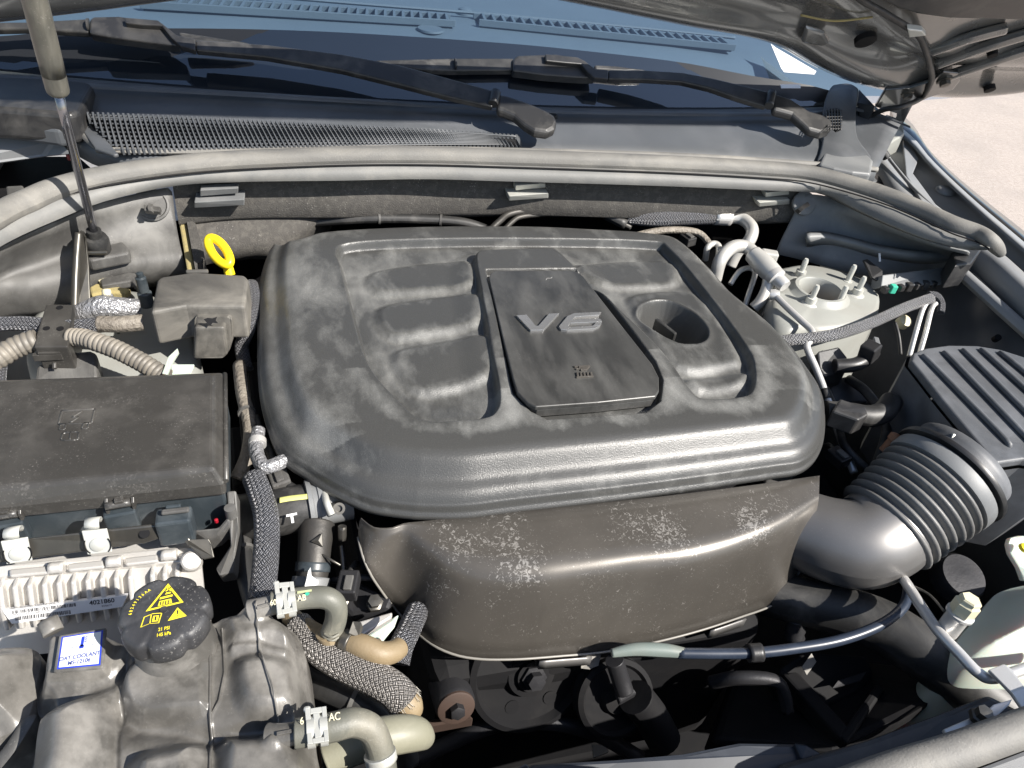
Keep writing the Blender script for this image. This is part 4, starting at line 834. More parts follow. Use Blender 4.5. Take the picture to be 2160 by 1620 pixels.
# ================================================================== coolant reservoir
cr = thing('coolant_reservoir', 'brown-black blow-moulded coolant reservoir with domes and seams', 'coolant tank', P(350, 1500, .86))
RZ = .945
ro = [(250, 1322), (300, 1316), (380, 1300), (440, 1282), (460, 1272), (520, 1264), (568, 1262), (604, 1284), (624, 1302), (636, 1334), (641, 1380), (647, 1430), (655, 1485), (661, 1545), (668, 1640), (672, 1760), (400, 1800), (200, 1790), (10, 1780), (30, 1640), (42, 1560), (56, 1515), (70, 1478), (52, 1462), (52, 1425), (66, 1390), (74, 1352), (92, 1334), (110, 1320), (150, 1318), (200, 1312)]
rl = PL(ro, RZ)
def pp(pts, n_=4): return [tuple(p)[:2] for p in spline(PL(pts, RZ), n_, True)]
def ppl(pts): return [tuple(P(a, b, RZ))[:2] for a, b in pts]
bigL = pp([(62, 1520), (110, 1482), (170, 1462), (228, 1470), (242, 1540), (236, 1640), (220, 1760), (20, 1760), (40, 1640), (48, 1560)])
midP = pp([(262, 1408), (330, 1388), (440, 1378), (441, 1440), (438, 1500), (370, 1512), (290, 1516), (262, 1490)])
rDome = pp([(490, 1405), (520, 1382), (580, 1376), (622, 1400), (634, 1450), (625, 1500), (560, 1520), (505, 1500), (488, 1450)])
uDome = pp([(470, 1300), (530, 1285), (600, 1300), (625, 1335), (620, 1365), (560, 1362), (490, 1370), (468, 1340)])
botM = pp([(262, 1640), (300, 1590), (370, 1570), (436, 1572), (440, 1700), (260, 1760)])
botR = pp([(460, 1560), (520, 1545), (640, 1560), (655, 1700), (460, 1760)])
nz1 = pp([(505, 1295), (520, 1272), (560, 1272), (572, 1290), (560, 1312), (525, 1318)]); nz2 = pp([(550, 1545), (570, 1530), (606, 1530), (618, 1552), (604, 1588), (566, 1592), (550, 1570)])
plate = pp([(100, 1345), (120, 1326), (225, 1318), (232, 1335), (222, 1405), (205, 1418), (110, 1428), (98, 1415)])
seam1 = ppl([(266, 1330), (262, 1390), (255, 1440), (250, 1500), (243, 1560), (240, 1700)]); seam2 = ppl([(443, 1300), (445, 1400), (444, 1520), (446, 1700)])
val1 = ppl([(120, 1470), (170, 1452), (230, 1432), (262, 1410)]); val2 = ppl([(250, 1500), (290, 1530), (380, 1538), (440, 1556), (520, 1540), (560, 1535)]); rid = ppl([(494, 1373), (540, 1368), (600, 1374)])
groove = ppl([(470, 1330), (474, 1420), (462, 1480), (446, 1508)]); lin = ppl([(545, 1290), (548, 1375), (580, 1470), (590, 1540)])
def tank_z(X, Y, d):
    z = RZ - .030 * (1 - sm(d, 0, .016)) - .006 * (1 - sm(d, .01, .05))
    for p, h, w_ in ((bigL, .032, .032), (midP, .010, .008), (rDome, .014, .016), (uDome, .011, .014), (botM, .024, .022), (botR, .018, .02), (nz1, .014, .010), (nz2, .012, .012), (plate, .012, .004)):
        z = z + h * sm(sdf(X, Y, p), -.004, w_)
    z = z - .009 * np.exp(-(dline(X, Y, val1) / .009) ** 2) - .011 * np.exp(-(dline(X, Y, val2) / .009) ** 2) + .006 * np.exp(-(dline(X, Y, rid) / .0045) ** 2)
    z = z - .0035 * np.exp(-(dline(X, Y, seam1) / .003) ** 2) + .0016 * np.exp(-(dline(X, Y, seam2) / .0014) ** 2) + .0012 * np.exp(-(dline(X, Y, groove) / .0015) ** 2) + .0007 * np.exp(-(dline(X, Y, lin) / .0010) ** 2)
    return z
tc_ = P(330, 1500, RZ)
field('tank', rl, (tc_.x, tc_.y), tank_z, TANK, cr, 170, 520, ((.003, -.02), (.004, -.06), (.0, -.1)))
for ln_ in (seam2, groove, lin):
    q = resample([V((a, b, 0)) for a, b in ln_], 40)
    tube('weld_seam', [V((p.x, p.y, float(tank_z(np.array([p.x]), np.array([p.y]), np.array([.08]))[0]) + .0002)) for p in q if p.y > .17], .0013 if ln_ is seam2 else .0008, TANK, cr, 6, 2)
lobe = PL([(-120, 1370), (-60, 1345), (10, 1336), (52, 1340), (70, 1360), (60, 1410), (50, 1460), (30, 1500), (-10, 1522), (-120, 1560)], RZ - .005)
lo_c = sum(lobe, V()) / len(lobe)
field('tank_lobe', lobe, (lo_c.x, lo_c.y), lambda X, Y, d: RZ - .03 + .032 * sm(d, -.004, .03) + .004 * sm(d, .02, .05), TANK, cr, 60, 160, ((.002, -.03), (0, -.08)))
tube('moulding_peg', [P(113, 1335, RZ + .004), P(100, 1308, RZ + .010)], .0085, TANK, cr, 14)
tube('tank_strap', P3([(-30, 1640, .90), (20, 1580, .915), (55, 1525, .92), (60, 1515, .92)]), .006, SHIELD, cr, 8, flat=.4)
prism('tank_saddle', P3([(-60, 1560, .86), (10, 1535, .87), (40, 1540, .87), (20, 1640, .84), (-60, 1700, .84)]), (0, 0, -.05), RED, cr, .003)
# oval nozzles feeding the hoses
nzl1 = tube('nozzle', P3([(530, 1291, RZ + .006), (560, 1280, RZ + .010), (600, 1270, RZ + .012)]), [.012, .0095, .009], TANK, cr, 18)
nzl2 = tube('nozzle', P3([(572, 1560, RZ + .006), (600, 1552, RZ + .010), (650, 1542, RZ + .012)]), [.013, .0098, .0092], TANK, cr, 18)
box('nozzle_mark', P(556, 1278, RZ + .021), (.012, .003, .002), TANK, cr, P(600, 1266, RZ) - P(530, 1286, RZ), YD, .0005)
box('nozzle_mark', P(600, 1545, RZ + .021), (.012, .003, .002), TANK, cr, P(650, 1540, RZ) - P(572, 1556, RZ), YD, .0005)
# coolant label
LZ = RZ + .0135
lbp = [(128, 1342), (220, 1327), (214, 1405), (117, 1414)]
lbl = prism('coolant_label', PL(lbp, LZ), (0, 0, -.002), BLUE, cr, .0015)
lq = PL(lbp, LZ + .0003); lcn = sum(lq, V()) / 4
mesh('label_face', [lerp(p, lcn, .13) + V((0, 0, .0003)) for p in lq], [(0, 1, 2, 3)], WHITE, lbl, False)
lxd = (lq[1] - lq[0]).normalized(); lyd = (lq[0] - lq[3]).normalized()
w_ = (lq[1] - lq[0]).length
def LP(u, v): return lerp(lerp(lq[3], lq[2], u), lerp(lq[0], lq[1], u), v) + V((0, 0, .0006))
text('label_text', 'OAT COOLANT', LP(.5, .27), lxd, lyd, .0038, GLASSINK, lbl, .0001, .80, 'CENTER', .016)
text('label_text', 'MS-12106', LP(.5, .12), lxd, lyd, .0038, GLASSINK, lbl, .0001, .80, 'CENTER', .016)
th = LP(.52, .62); s_ = w_ / 30
flat('thermometer', th, lxd, lyd, [[(-1 * s_, -1 * s_), (1 * s_, -1 * s_), (1 * s_, 7.5 * s_), (-1 * s_, 7.5 * s_)], [(1.7 * s_ * math.cos(a), -1 * s_ + 1.7 * s_ * math.sin(a)) for a in np.linspace(0, 5.9, 14)]] + [[(1.4 * s_, y * s_), (3 * s_, y * s_), (3 * s_, (y + .9) * s_), (1.4 * s_, (y + .9) * s_)] for y in (2.6, 4.4, 6.2)], BLUE, lbl, .0001)
for y0 in (-.6, -2.4):
    for s in (-1, 1):
        xs = np.linspace(2.4, 8.5, 12) if y0 > -1 else np.linspace(.2, 5, 10)
        up_ = [(s * x * s_, (y0 + .45 * math.sin(x * 2.1)) * s_) for x in xs]; dn = [(a, b - .35 * s_) for a, b in up_][::-1]
        flat('wave', th, lxd, lyd, [up_ + dn], BLUE, lbl, .0001)
prism('label_rim', [lerp(p, lcn, -.10) for p in PL(lbp, LZ)], (0, 0, -.0035), TANK, cr, .002)

# pressure cap with printed warnings
cap_c = P(346, 1287, 1.005)
cp = thing('pressure_cap', 'scalloped black coolant pressure cap with yellow warning print', 'cap', cap_c + V((0, 0, -.03)))
def scal(a):
    x = (a * 7 / (2 * math.pi) + .12) % 1; return 1 - .10 * math.exp(-((x - .5) / .11) ** 2)
capm = lathe('cap_body', cap_c + V((0, 0, -.024)), UP, [(.0335, 0), (.0355, .002), (.0362, .010), (.036, .018), (.0345, .0222), (.031, .0238), (.0, .0242)], BLK if 0 else mat('worn_cap_plastic', (.028, .028, .030), .48, dust=.22, dcol=(.36, .36, .37), dscale=26, bump=(900, .2), fine=.5), cp, 140, 60, scal)
lathe('cap_neck', cap_c + V((0, 0, -.06)), UP, [(.034, 0), (.031, .022), (.030, .04), (0, .04)], TANK, cp, 30)
lathe('cap_centre', cap_c, UP, [(.0035, -.001), (.0032, .0012), (.002, .0008), (0, .0008)], BLK, cp, 14)
tx = V((1, .06, 0)).normalized(); ty = V((-.06, 1, 0)).normalized()
def ring_poly(p, t=.16):
    c = (sum(a for a, b in p) / len(p), sum(b for a, b in p) / len(p)); q = [(c[0] + (a - c[0]) * (1 - t), c[1] + (b - c[1]) * (1 - t)) for a, b in p]
    return [[p[i], p[(i + 1) % len(p)], q[(i + 1) % len(p)], q[i]] for i in range(len(p))]
mm = lambda pl_: [[(a * .001, b * .001) for a, b in q] for q in pl_]
co_ = cap_c + V((0, 0, .0002))
flat('warning_print', co_, tx, ty, mm(ring_poly([(-14, 1.5), (15, 4), (2, 26)], .2) + [[(-5, 4.5), (6, 5.4), (5, 10), (-4, 9.4)], [(-4, 11), (6, 12), (6, 14), (-3.5, 13)], [(0, 15), (5, 15.5), (4, 17), (1, 17)], [(0, 18.5), (1, 18), (5, 21.5), (4, 22)], [(5, 18), (4.2, 17.6), (.5, 22), (1.4, 22.4)]]), YELP, capm, .0003)
flat('warning_print', co_, tx, ty, mm([[(-3.5 + i * 2, 5), (-2.6 + i * 2, 5.1), (-2.4 + i * 2, 8.6), (-3.3 + i * 2, 8.5)] for i in range(4)]), INK, capm, .0005)
flat('warning_print', co_, tx, ty, mm(ring_poly([(-17, -13), (-10, -11), (-3, -12), (-1, -2.5), (-8.5, -1.5), (-15, -3.5)], .12) + [[(-7.8, -4), (-3.4, -4.4), (-4, -10), (-8.6, -9.6)], [(-9.8, -2), (-9, -2), (-9.6, -11), (-10.4, -11)]] + [[(3.5, -11.5), (18, -10), (10.5, 0)]]), YELP, capm, .0003)
flat('warning_print', co_, tx, ty, mm([[(10.0, -3), (11.4, -3), (11.2, -7), (10.5, -7)], [(10.4, -8), (11.3, -8), (11.3, -9), (10.4, -9)], [(-6.4, -5), (-5.2, -5), (-5.4, -9), (-6.6, -9)]]), INK, capm, .0005)
text('cap_print', '21 PSI', co_ + tx * .001 + ty * -.0195, tx, ty, .0031, YELP, capm, .0003, .8, 'CENTER', .02)
text('cap_print', '145 kPa', co_ + tx * .001 + ty * -.0245, tx, ty, .0031, YELP, capm, .0003, .8, 'CENTER', .02)
s_ = '68249136AA'
for i, ch in enumerate(s_):
    a = math.radians(178 - i * 6.2); q = co_ + (tx * math.cos(a) + ty * math.sin(a)) * .0245
    text('cap_print', ch, q, tx * math.sin(a) - ty * math.cos(a), tx * math.cos(a) + ty * math.sin(a), .0026, YELP, capm, .0003, .9, bold=.015)

# ================================================================== hoses on the reservoir side
def single(o, label, cat, group=None): return tag(o, label, cat, group)
def clamp(label, quad, z, axis_pts, txts):
    c = thing('hose_clamp', label, 'clamp', P(*quad[3], z - .02))
    q = PL(quad, z); xx = (q[1] - q[0]); yy = (q[0] - q[3])
    nrm = xx.cross(yy).normalized()
    # plate made of a frame and bridge so that its two slots stay open
    def sub(u0, v0, u1, v1): return [lerp(lerp(q[3], q[2], u), lerp(q[0], q[1], u), v) for u, v in ((u0, v0), (u1, v0), (u1, v1), (u0, v1))]
    for r in ((0, 0, .24, 1), (.78, 0, 1, 1), (.24, .84, .78, 1), (.24, 0, .78, .14), (.36, .14, .66, .84)): prism('plate', sub(*r), nrm * -.0018, ZINC, c, .0004)
    mid = (q[0] + q[1] + q[2] + q[3]) / 4
    ax_ = (P(*axis_pts[1], z) - P(*axis_pts[0], z)).normalized()
    for s in (-1, 1): lathe('band', mid + ax_ * s * xx.length * .30 - nrm * .011, ax_, [(.0112, -.003), (.0122, -.003), (.0122, .003), (.0112, .003)], ZINC, c, 28)
    box('ear', q[0] + yy * .02 + xx * .1 - nrm * .002, (.006, .005, .004), ZINC, c)
    return c
HZ = RZ + .013
h1 = thing('coolant_hose', 'short grey-green coolant hose bending down from the upper reservoir nozzle', 'hose', P(698, 1345, .90))
h1t = tube('hose', P3([(572, 1272, HZ), (610, 1266, HZ), (655, 1260, HZ), (690, 1262, HZ - .001), (708, 1278, HZ - .010), (708, 1308, HZ - .026), (697, 1340, HZ - .040)]), .0105, HOSE, h1, 24, 8)
for t in (0, 1): tube('hose_bead', P3([(700 - 16, 1336 + t * 7, HZ - .030 - t * .004), (700, 1344 + t * 7, HZ - .029 - t * .004), (714, 1337 + t * 7, HZ - .030 - t * .004)]), .0012, HOSE, h1, 6)
hx = (P(665, 1258, HZ) - P(600, 1266, HZ)).normalized(); hy = UP * .6 + YD * .8
text('hose_print', 'AB', P(628, 1268, HZ + .0112), hx, hy, .0055, CREAM, h1, .0006, .8, bold=.01)
text('hose_print', '60', P(570, 1277, HZ + .0108), hx, hy, .005, CREAM, h1, .0006, .8, bold=.01)
flat('hose_paint_mark', P(627, 1254, HZ + .0116), hx, V((0, 1, -.3)), [[(0, 0), (.013, .001), (.013, .004), (0, .0035)]], mat('pale_green_paint', (.55, .60, .32), .6), h1, .0008)
flat('hose_paint_dot', P(648, 1254, HZ + .0118), hx, V((0, 1, -.2)), [[(.0022 * math.cos(a), .0022 * math.sin(a)) for a in np.linspace(0, 6, 10)]], GREEN, h1, .0008)
clamp('zinc spring clamp on the upper reservoir nozzle', [(578, 1230), (619, 1226), (627, 1288), (585, 1297)], HZ + .0125, ((570, 1272), (660, 1260)), '')
h2 = thing('coolant_hose', 'grey-green coolant hose curving down from the lower reservoir nozzle', 'hose', P(812, 1620, .90))
tube('hose', P3([(622, 1548, HZ), (665, 1541, HZ), (705, 1533, HZ), (745, 1524, HZ - .002), (780, 1536, HZ - .010), (797, 1568, HZ - .022), (806, 1610, HZ - .036), (812, 1670, HZ - .05)]), .0118, HOSE, h2, 24, 8)
text('hose_print', 'AC', P(694, 1521, HZ + .0128), hx, hy, .006, CREAM, h2, .0008, .8, bold=.01)
text('hose_print', '6', P(633, 1528, HZ + .0125), hx, hy, .0055, CREAM, h2, .0008, .8, bold=.01)
tube('end_band', P3([(801, 1588, HZ - .028), (805, 1606, HZ - .034)]), .0135, ZINC, h2, 20)
clamp('zinc spring clamp on the lower reservoir nozzle', [(643, 1496), (688, 1489), (694, 1563), (649, 1570)], HZ + .0128, ((622, 1548), (705, 1533)), '')
single(tube('heater_hose', P3([(690, 1600, .895), (740, 1574, .90), (800, 1556, .90), (850, 1548, .895), (878, 1548, .885), (894, 1556, .865)]), [.017, .017, .0172, .0165, .015, .011], OLIVE, None, 24, 8), 'thick olive rubber hose passing beneath the lower reservoir hose', 'hose')
bh = thing('sleeved_hose', 'coarse silver braided hose with a tan rubber end below the reservoir', 'hose', P(860, 1490, .84))
bpts = P3([(628, 1318, .895), (655, 1350, .898), (690, 1377, .90), (735, 1404, .90), (790, 1430, .898), (830, 1455, .893), (852, 1480, .885)])
tube('braid_sleeve', bpts, [.014, .0155, .0165, .0165, .0165, .0165, .017], BR_C, bh, 32, 8)
tube('rubber_end', P3([(848, 1474, .886), (860, 1490, .880), (868, 1503, .872)]), [.0155, .0150, .012], TAN, bh, 20)
for i in range(46):
    a = random.random() * 6.28; e = bpts[-1]; t = (bpts[-1] - bpts[-2]).normalized(); x = t.cross(UP).normalized(); y = t.cross(x)
    q = e + (x * math.cos(a) + y * math.sin(a)) * .0168
    if i < 30: tube('frayed_strand', [q - t * .004, q + t * (.004 + .004 * random.random()) + x * random.uniform(-.003, .003)], .0003, STEEL, bh, 4)
tn = thing('tan_hose', 'aged tan rubber hose with tee and elbow beside the resonator', 'hose', P(760, 1370, .88))
tube('hose', P3([(610, 1298, .895), (640, 1320, .90), (668, 1338, .905), (700, 1352, .908), (735, 1356, .912), (765, 1364, .915), (800, 1378, .912), (826, 1376, .906), (842, 1366, .90)]), [.009, .0095, .010, .0105, .0105, .0115, .0115, .011, .0105], TAN, tn, 22, 8)
tube('mould_line', P3([(745, 1374, .918), (780, 1388, .916), (812, 1391, .91), (838, 1380, .903)]), .0012, OLIVE, tn, 6)
tube('band', P3([(724, 1352, .912), (742, 1359, .914)]), .0118, STEEL, tn, 20)
prism('band_ear', P3([(735, 1336, .928), (744, 1310, .935), (762, 1312, .935), (766, 1322, .93), (758, 1345, .922)]), (0, 0, -.002), STEEL, tn, .0006)
tube('tee', P3([(690, 1330, .922), (700, 1350, .91)]), .0115, TAN, tn, 18)
single(tube('braided_pipe', P3([(880, 1290, .84), (862, 1330, .855), (846, 1365, .865), (838, 1400, .86)]), .013, BR_D, None, 24), 'dark braided pipe standing behind the tan elbow', 'pipe')
single(prism('alloy_bracket', P3([(756, 1352, .885), (790, 1328, .885), (820, 1308, .885), (842, 1292, .885), (832, 1320, .885), (806, 1352, .885), (795, 1366, .885)]), (0, 0, -.006), WASH, None, .003), 'pale alloy bracket finger behind the tan elbow', 'bracket')
single(prism('slotted_plate', P3([(752, 1312, .86), (828, 1290, .86), (826, 1302, .86), (780, 1330, .86), (756, 1345, .86)]), (0, 0, -.008), ALUM, None, .002), 'cast plate with slots below the resonator edge', 'plate')
# braided hose left of the engine
single(tube('braided_hose', P3([(536, 1010, .93), (548, 1040, .935), (560, 1080, .936), (563, 1125, .932), (561, 1175, .925), (557, 1220, .915), (552, 1262, .905)]), .0132, BR_D, None, 28, 8), 'dark braided hose running down between fuse box and engine', 'hose')
fp = thing('foil_pipe', 'crinkled foil wrapped pipe bending under the engine cover', 'pipe', P(560, 985, .90))
tube('foil', P3([(546, 908, .925), (540, 935, .925), (543, 962, .926), (556, 984, .928), (574, 983, .928), (606, 968, .925)]), .0085, TAPE, fp, 18, 8)
lathe('foil_collar', P(543, 934, .925), (0, 1, .1), [(.0105, -.004), (.0105, .004), (.008, .005)], ALU, fp, 18)
ru = thing('radiator_hose', 'black upper radiator hose with yellow stripe and white T mark', 'hose', P(600, 1080, .86))
tube('hose', P3([(500, 1092, .86), (560, 1086, .885), (610, 1076, .892), (662, 1066, .892)]), .0275, RUBBER, ru, 28)
tube('stripe', P3([(590, 1055, .920), (612, 1051, .921), (648, 1047, .921)]), .004, mat('yellow_green_stripe', (.55, .55, .18), .6), ru, 8, flat=.4)
hm = P(616, 1094, .916)
flat('hose_mark', hm, (1, .1, .05), (0, .8, .5), mm([[(-1.2, -5), (1.6, -5), (1.6, 3), (-1.2, 3)], [(-5.5, 3), (6, 3), (6, 5.5), (-5.5, 5.5)]]), WHITE, ru, .001)
thn = thing('thermostat_housing', 'cast thermostat housing with hose clamp under the cover edge', 'housing', P(700, 1080, .86))
hd_ = (P(700, 1058, .893) - P(650, 1068, .893)).normalized()
lathe('neck', P(648, 1068, .893), hd_, [(.028, 0), (.031, .001), (.031, .006), (.028, .007), (.028, .012), (.030, .013), (.030, .018), (.026, .02), (.026, .05), (0, .05)], SHIELDR, thn, 36)
lathe('worm_screw', P(714, 1072, .915), (.1, -.6, .5), [(.007, -.01), (.007, .004), (.004, .004), (.004, 0), (0, 0)], STEEL, thn, 16)
tube('hose_band', P3([(684, 1040, .918), (690, 1062, .922), (700, 1086, .915)]), .004, ZINC, thn, 8)
tube('drain_tube', P3([(722, 1110, .90), (722, 1138, .885)]), .005, STEEL, thn, 10)
lp = thing('water_outlet', 'grimy metal water outlet pipe with white clip above the hose bend', 'pipe', P(655, 1230, .82))
tube('pipe', P3([(668, 1108, .885), (664, 1150, .878), (660, 1200, .866), (656, 1240, .85)]), [.021, .019, .018, .0175], GRIME, lp, 24)
lathe('flange', P(672, 1140, .895), (0, -.5, .6), [(.009, 0), (.008, .004), (0, .006)], STEEL, lp, 3)
tube('collar', P3([(661, 1186, .870), (659, 1206, .864)]), .0195, BLUEBLK, lp, 22)
tube('collar', P3([(657, 1218, .862), (654, 1240, .856)]), .021, SHIELDR, lp, 22)
prism('white_clip', P3([(650, 1205, .892), (655, 1196, .892), (657, 1214, .89), (672, 1226, .885), (670, 1234, .884), (648, 1240, .884), (640, 1246, .884), (646, 1222, .888)]), (0, .002, -.003), WHITE, lp, .0006)
tube('wire_spring', P3([(662, 1176, .88), (678, 1170, .885), (700, 1182, .885), (718, 1192, .88)]), .0014, STEEL, lp, 6)
tube('dipstick_wire', P3([(720, 1150, .87), (724, 1190, .86), (726, 1225, .85)]), .003, STEEL, lp, 8)

# ================================================================== left rear: brackets, wiring, small box
bk = thing('steel_bracket', 'tall folded steel bracket standing before the gas strut foot', 'bracket', P(175, 648, .90))
prism('face', P3([(162, 492, 1.0), (168, 487, 1.0), (176, 490, 1.0), (180, 500, .998), (187, 563, .965), (190, 640, .925), (160, 650, .922), (157, 589, .95), (160, 527, .98)]), (0, .006, -.002), STEEL, bk, .001)
tube('folded_edge', P3([(166, 492, 1.003), (162, 540, .98), (159, 600, .95), (158, 648, .925)]), .005, STEEL, bk, 10)
cb = thing('connector_block', 'dusty black wiring connector block with three holes', 'connector', P(110, 760, .89))
ctp = P3([(97, 641, .965), (157, 642, .965), (159, 664, .965), (143, 732, .955), (71, 732, .955), (78, 700, .96)])
prism('housing', ctp, (0, .004, -.045), BOXY if 0 else LID, cb, .002)
for a, b in ((126, 649), (98, 693), (127, 693)): lathe('hole', P(a, b, .9645 if b < 660 else .9602), UP, [(.0042, -.001), (.0042, .0008), (0, .0008)], DEEP, cb, 12)
box('lock_tab', P(102, 752, .938), (.034, .006, .010), LID, cb, (1, 0, 0), YD, .001)
box('lock_tab', P(104, 744, .945), (.026, .004, .004), LID, cb, (1, 0, 0), YD, .001)
tube('peg', P3([(115, 765, .93), (115, 778, .925)]), .003, LID, cb, 8)
prism('pedestal', P3([(78, 770, .918), (150, 742, .93), (190, 738, .93), (205, 745, .925), (206, 798, .91), (72, 806, .91)]), (0, 0, -.04), SHIELD, cb, .004)
LM = 'wiring looms over the left strut tower'
single(tube('loom_tube', P3([(148, 712, .952), (175, 713, .956), (205, 722, .958), (240, 735, .956), (268, 748, .952), (305, 768, .945), (350, 796, .935)]), .0118, CONVO, None, 18, 8, corr=(.0065, .0009)), 'ribbed loom tube arching from the connector block to the fuse box', 'loom tube')
single(tube('loom_tube', P3([(-60, 790, .93), (0, 752, .94), (35, 732, .945), (80, 716, .95)]), .0135, CONVO, None, 18, 8, corr=(.0075, .001)), 'ribbed loom tube entering the connector block from the wing side', 'loom tube')
bw = thing('braided_loom', 'braided wiring loom with taped end behind the connector block', 'loom', P(200, 690, .91))
tube('braid', P3([(-60, 682, .945), (0, 683, .945), (45, 682, .947), (90, 685, .95), (160, 688, .952), (222, 683, .95)]), .0098, BR_D, bw, 22)
tube('tape_wrap', P3([(208, 683, .951), (250, 684, .951), (302, 680, .948)]), .0112, CLOTHTAPE, bw, 20)
single(tube('braided_lead', P3([(84, 700, .94), (50, 715, .935), (10, 742, .93), (0, 775, .925), (-4, 830, .92)]), .008, BR_D, None, 18), 'thin braided lead dropping beside the fuse box lid', 'lead')
tw_ = thing('taped_harness', 'silver taped harness bundle in front of the steel bracket', 'harness', P(220, 660, .90))
tube('bundle', P3([(150, 668, .935), (185, 655, .945), (215, 647, .95), (245, 648, .948), (292, 650, .94)]), [.012, .014, .016, .0145, .013], TAPE, tw_, 20)
tube('branch', P3([(212, 652, .945), (222, 640, .95), (228, 622, .955)]), [.014, .011, .007], TAPE, tw_, 16)
tube('clip_post', P3([(226, 628, .955), (224, 612, .962)]), .006, CREAM, tw_, 10)
prism('branch_end', P3([(246, 630, .95), (286, 637, .945), (284, 650, .94), (262, 655, .94), (250, 644, .945)]), (0, 0, -.01), CLOTHTAPE, tw_, .003)
single(lathe('bleed_valve', P(308, 632, .92), UP, [(.010, -.01), (.010, .012), (.0075, .014), (.0075, .038), (.005, .040), (.005, .046), (0, .048)], BLUEBLK, None, 18), 'slate bleed valve with white tip beside the small dusty box', 'valve')
single(prism('cable_tie', P3([(341, 788, .950), (355, 752, .955), (374, 734, .955), (376, 742, .955), (360, 768, .953), (352, 790, .950)]), (0, .003, -.006), WASH, None, .001), 'white cable tie round the loom at the fuse box edge', 'cable tie')
single(prism('tie_plate', P3([(360, 768, .93), (410, 768, .93), (402, 786, .925), (362, 790, .925)]), (0, 0, -.004), WASH, None, .001), 'small white plate beside the cable tie', 'plate')
sb = thing('relay_cover', 'small dusty grey relay cover with stepped front tower', 'relay cover', P(410, 720, .89))
tpz = .985
rt = PL([(331, 590), (338, 583), (407, 573), (516, 579), (524, 588), (517, 646), (393, 644), (317, 658)], tpz)
rbm = [p + V((0, 0, -.055)) for p in rt]
prism('cover', rt, (0, .0, -.055), BOXY, sb, .005, seg=3)
tpo = P3([(410, 672, .972), (416, 667, .972), (482, 666, .972), (488, 672, .972), (492, 716, .93), (484, 742, .915), (470, 752, .91), (408, 752, .91)])
prism('tower', tpo, (0, .05, -.01), BOXY, sb, .004, seg=3)
prism('tower_step', P3([(410, 690, .968), (474, 690, .968), (482, 746, .92), (470, 758, .914), (408, 758, .914)]), (0, .03, -.006), BOXY, sb, .004, seg=3)
flat('tower_slot', P(446, 679, .975), XD, (0, .6, .6), mm([[(-9, 3), (-4, 5), (2, 4), (8, 6), (6, 1), (9, -3), (2, -2), (-1, -6), (-5, -2)]]), DEEP, sb, .004)
box('back_tab', P(416, 573, .985), (.03, .006, .006), BOXY, sb)
single(tube('dark_braided_loom', P3([(530, 600, .94), (536, 640, .935), (525, 690, .925), (510, 730, .90), (520, 780, .88)]), .010, BR_D, None, 18), 'dark braided loom between relay cover and engine cover', 'loom')
dp = thing('oil_dipstick', 'bright yellow ring pull of the oil dipstick', 'dipstick', P(482, 570, .95))
dc = P(462, 530, .985); dx = (P(486, 540, .985) - P(440, 525, .985)).normalized(); dyv = (P(475, 556, .97) - dc).normalized()
ringp = [dc + (dx + V((0, 0, -.15))) * .0175 * math.cos(a) + (UP * .55 + YD * .8 + dx * -.35).normalized() * .0225 * math.sin(a) for a in np.linspace(0, 2 * math.pi, 25)]
tube('ring', ringp, .0068, YEL, dp, 12, 3, cap=False)
tube('stem', P3([(472, 548, .972), (480, 562, .962), (485, 580, .95)]), [.008, .0075, .008], YEL, dp, 12)
for k, (a, b, c, d, z) in enumerate(((520, 830, 545, 1000, .84), (505, 900, 520, 1050, .82), (540, 780, 560, 880, .85))):
    single(box('engine_bracket', P((a + c) / 2, (b + d) / 2, z), (.03, .12, .03), DEEP, None, (1, .1, 0), YD, .006), ['black bracket in the gap beside the fuse box', 'black bracket below the foil pipe', 'black bracket beside the relay cover'][k], 'bracket')

# ================================================================== engine and accessories down in the bay
eng = thing('engine_block', 'dark grimy engine block beneath the cover', 'engine', (.32, .75, .5))
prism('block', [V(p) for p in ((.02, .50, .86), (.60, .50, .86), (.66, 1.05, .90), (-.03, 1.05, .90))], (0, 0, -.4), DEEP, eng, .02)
prism('front_case', [V(p) for p in ((.10, .40, .76), (.54, .40, .76), (.56, .52, .80), (.08, .52, .80))], (0, 0, -.3), DEEP, eng, .02)
DEEPG = mat('oily_grey_metal', (.03, .03, .033), .5, metal=.4, dust=.3, dcol=(.06, .055, .05), dscale=30, bump=(200, .3), spec=.3)
DULL = mat('grubby_label', (.22, .21, .19), .7, dust=.6, dcol=(.1, .09, .08), dscale=60)
DRUST = mat('oily_rust', (.05, .030, .022), .7, dust=.6, dcol=(.035, .025, .02), dscale=60)
pr = thing('filter_housing', 'grimy metal cylinder with rusty end plate and hex bolt', 'housing', P(960, 1490, .70))
q0, q1 = P(945, 1410, .775), P(962, 1492, .745)
fd = V((.04, -.86, .36)).normalized()
lathe('barrel', q1 - fd * .075, fd, [(.018, -.05), (.022, 0), (.022, .03), (.024, .032), (.024, .070), (.022, .074), (0, .074)], DEEPG, pr, 30)
lathe('end_plate', q1, fd, [(.022, -.002), (.022, .002), (.020, .003), (0, .003)], DRUST, pr, 28)
lathe('hex_bolt', q1, fd, [(.009, .002), (.009, .011), (.007, .012), (0, .012)], DEEPG, pr, 6)
prism('mount_arm', P3([(820, 1530, .70), (990, 1505, .72), (1000, 1516, .71), (830, 1548, .69)]), (0, 0, -.02), DRUST, pr, .003)
pu = thing('idler_pulley', 'smooth black pulley with a centre bolt below the resonator', 'pulley', P(1130, 1440, .66))
qc = P(1128, 1432, .75); pa = V((.05, -.85, .5)).normalized()
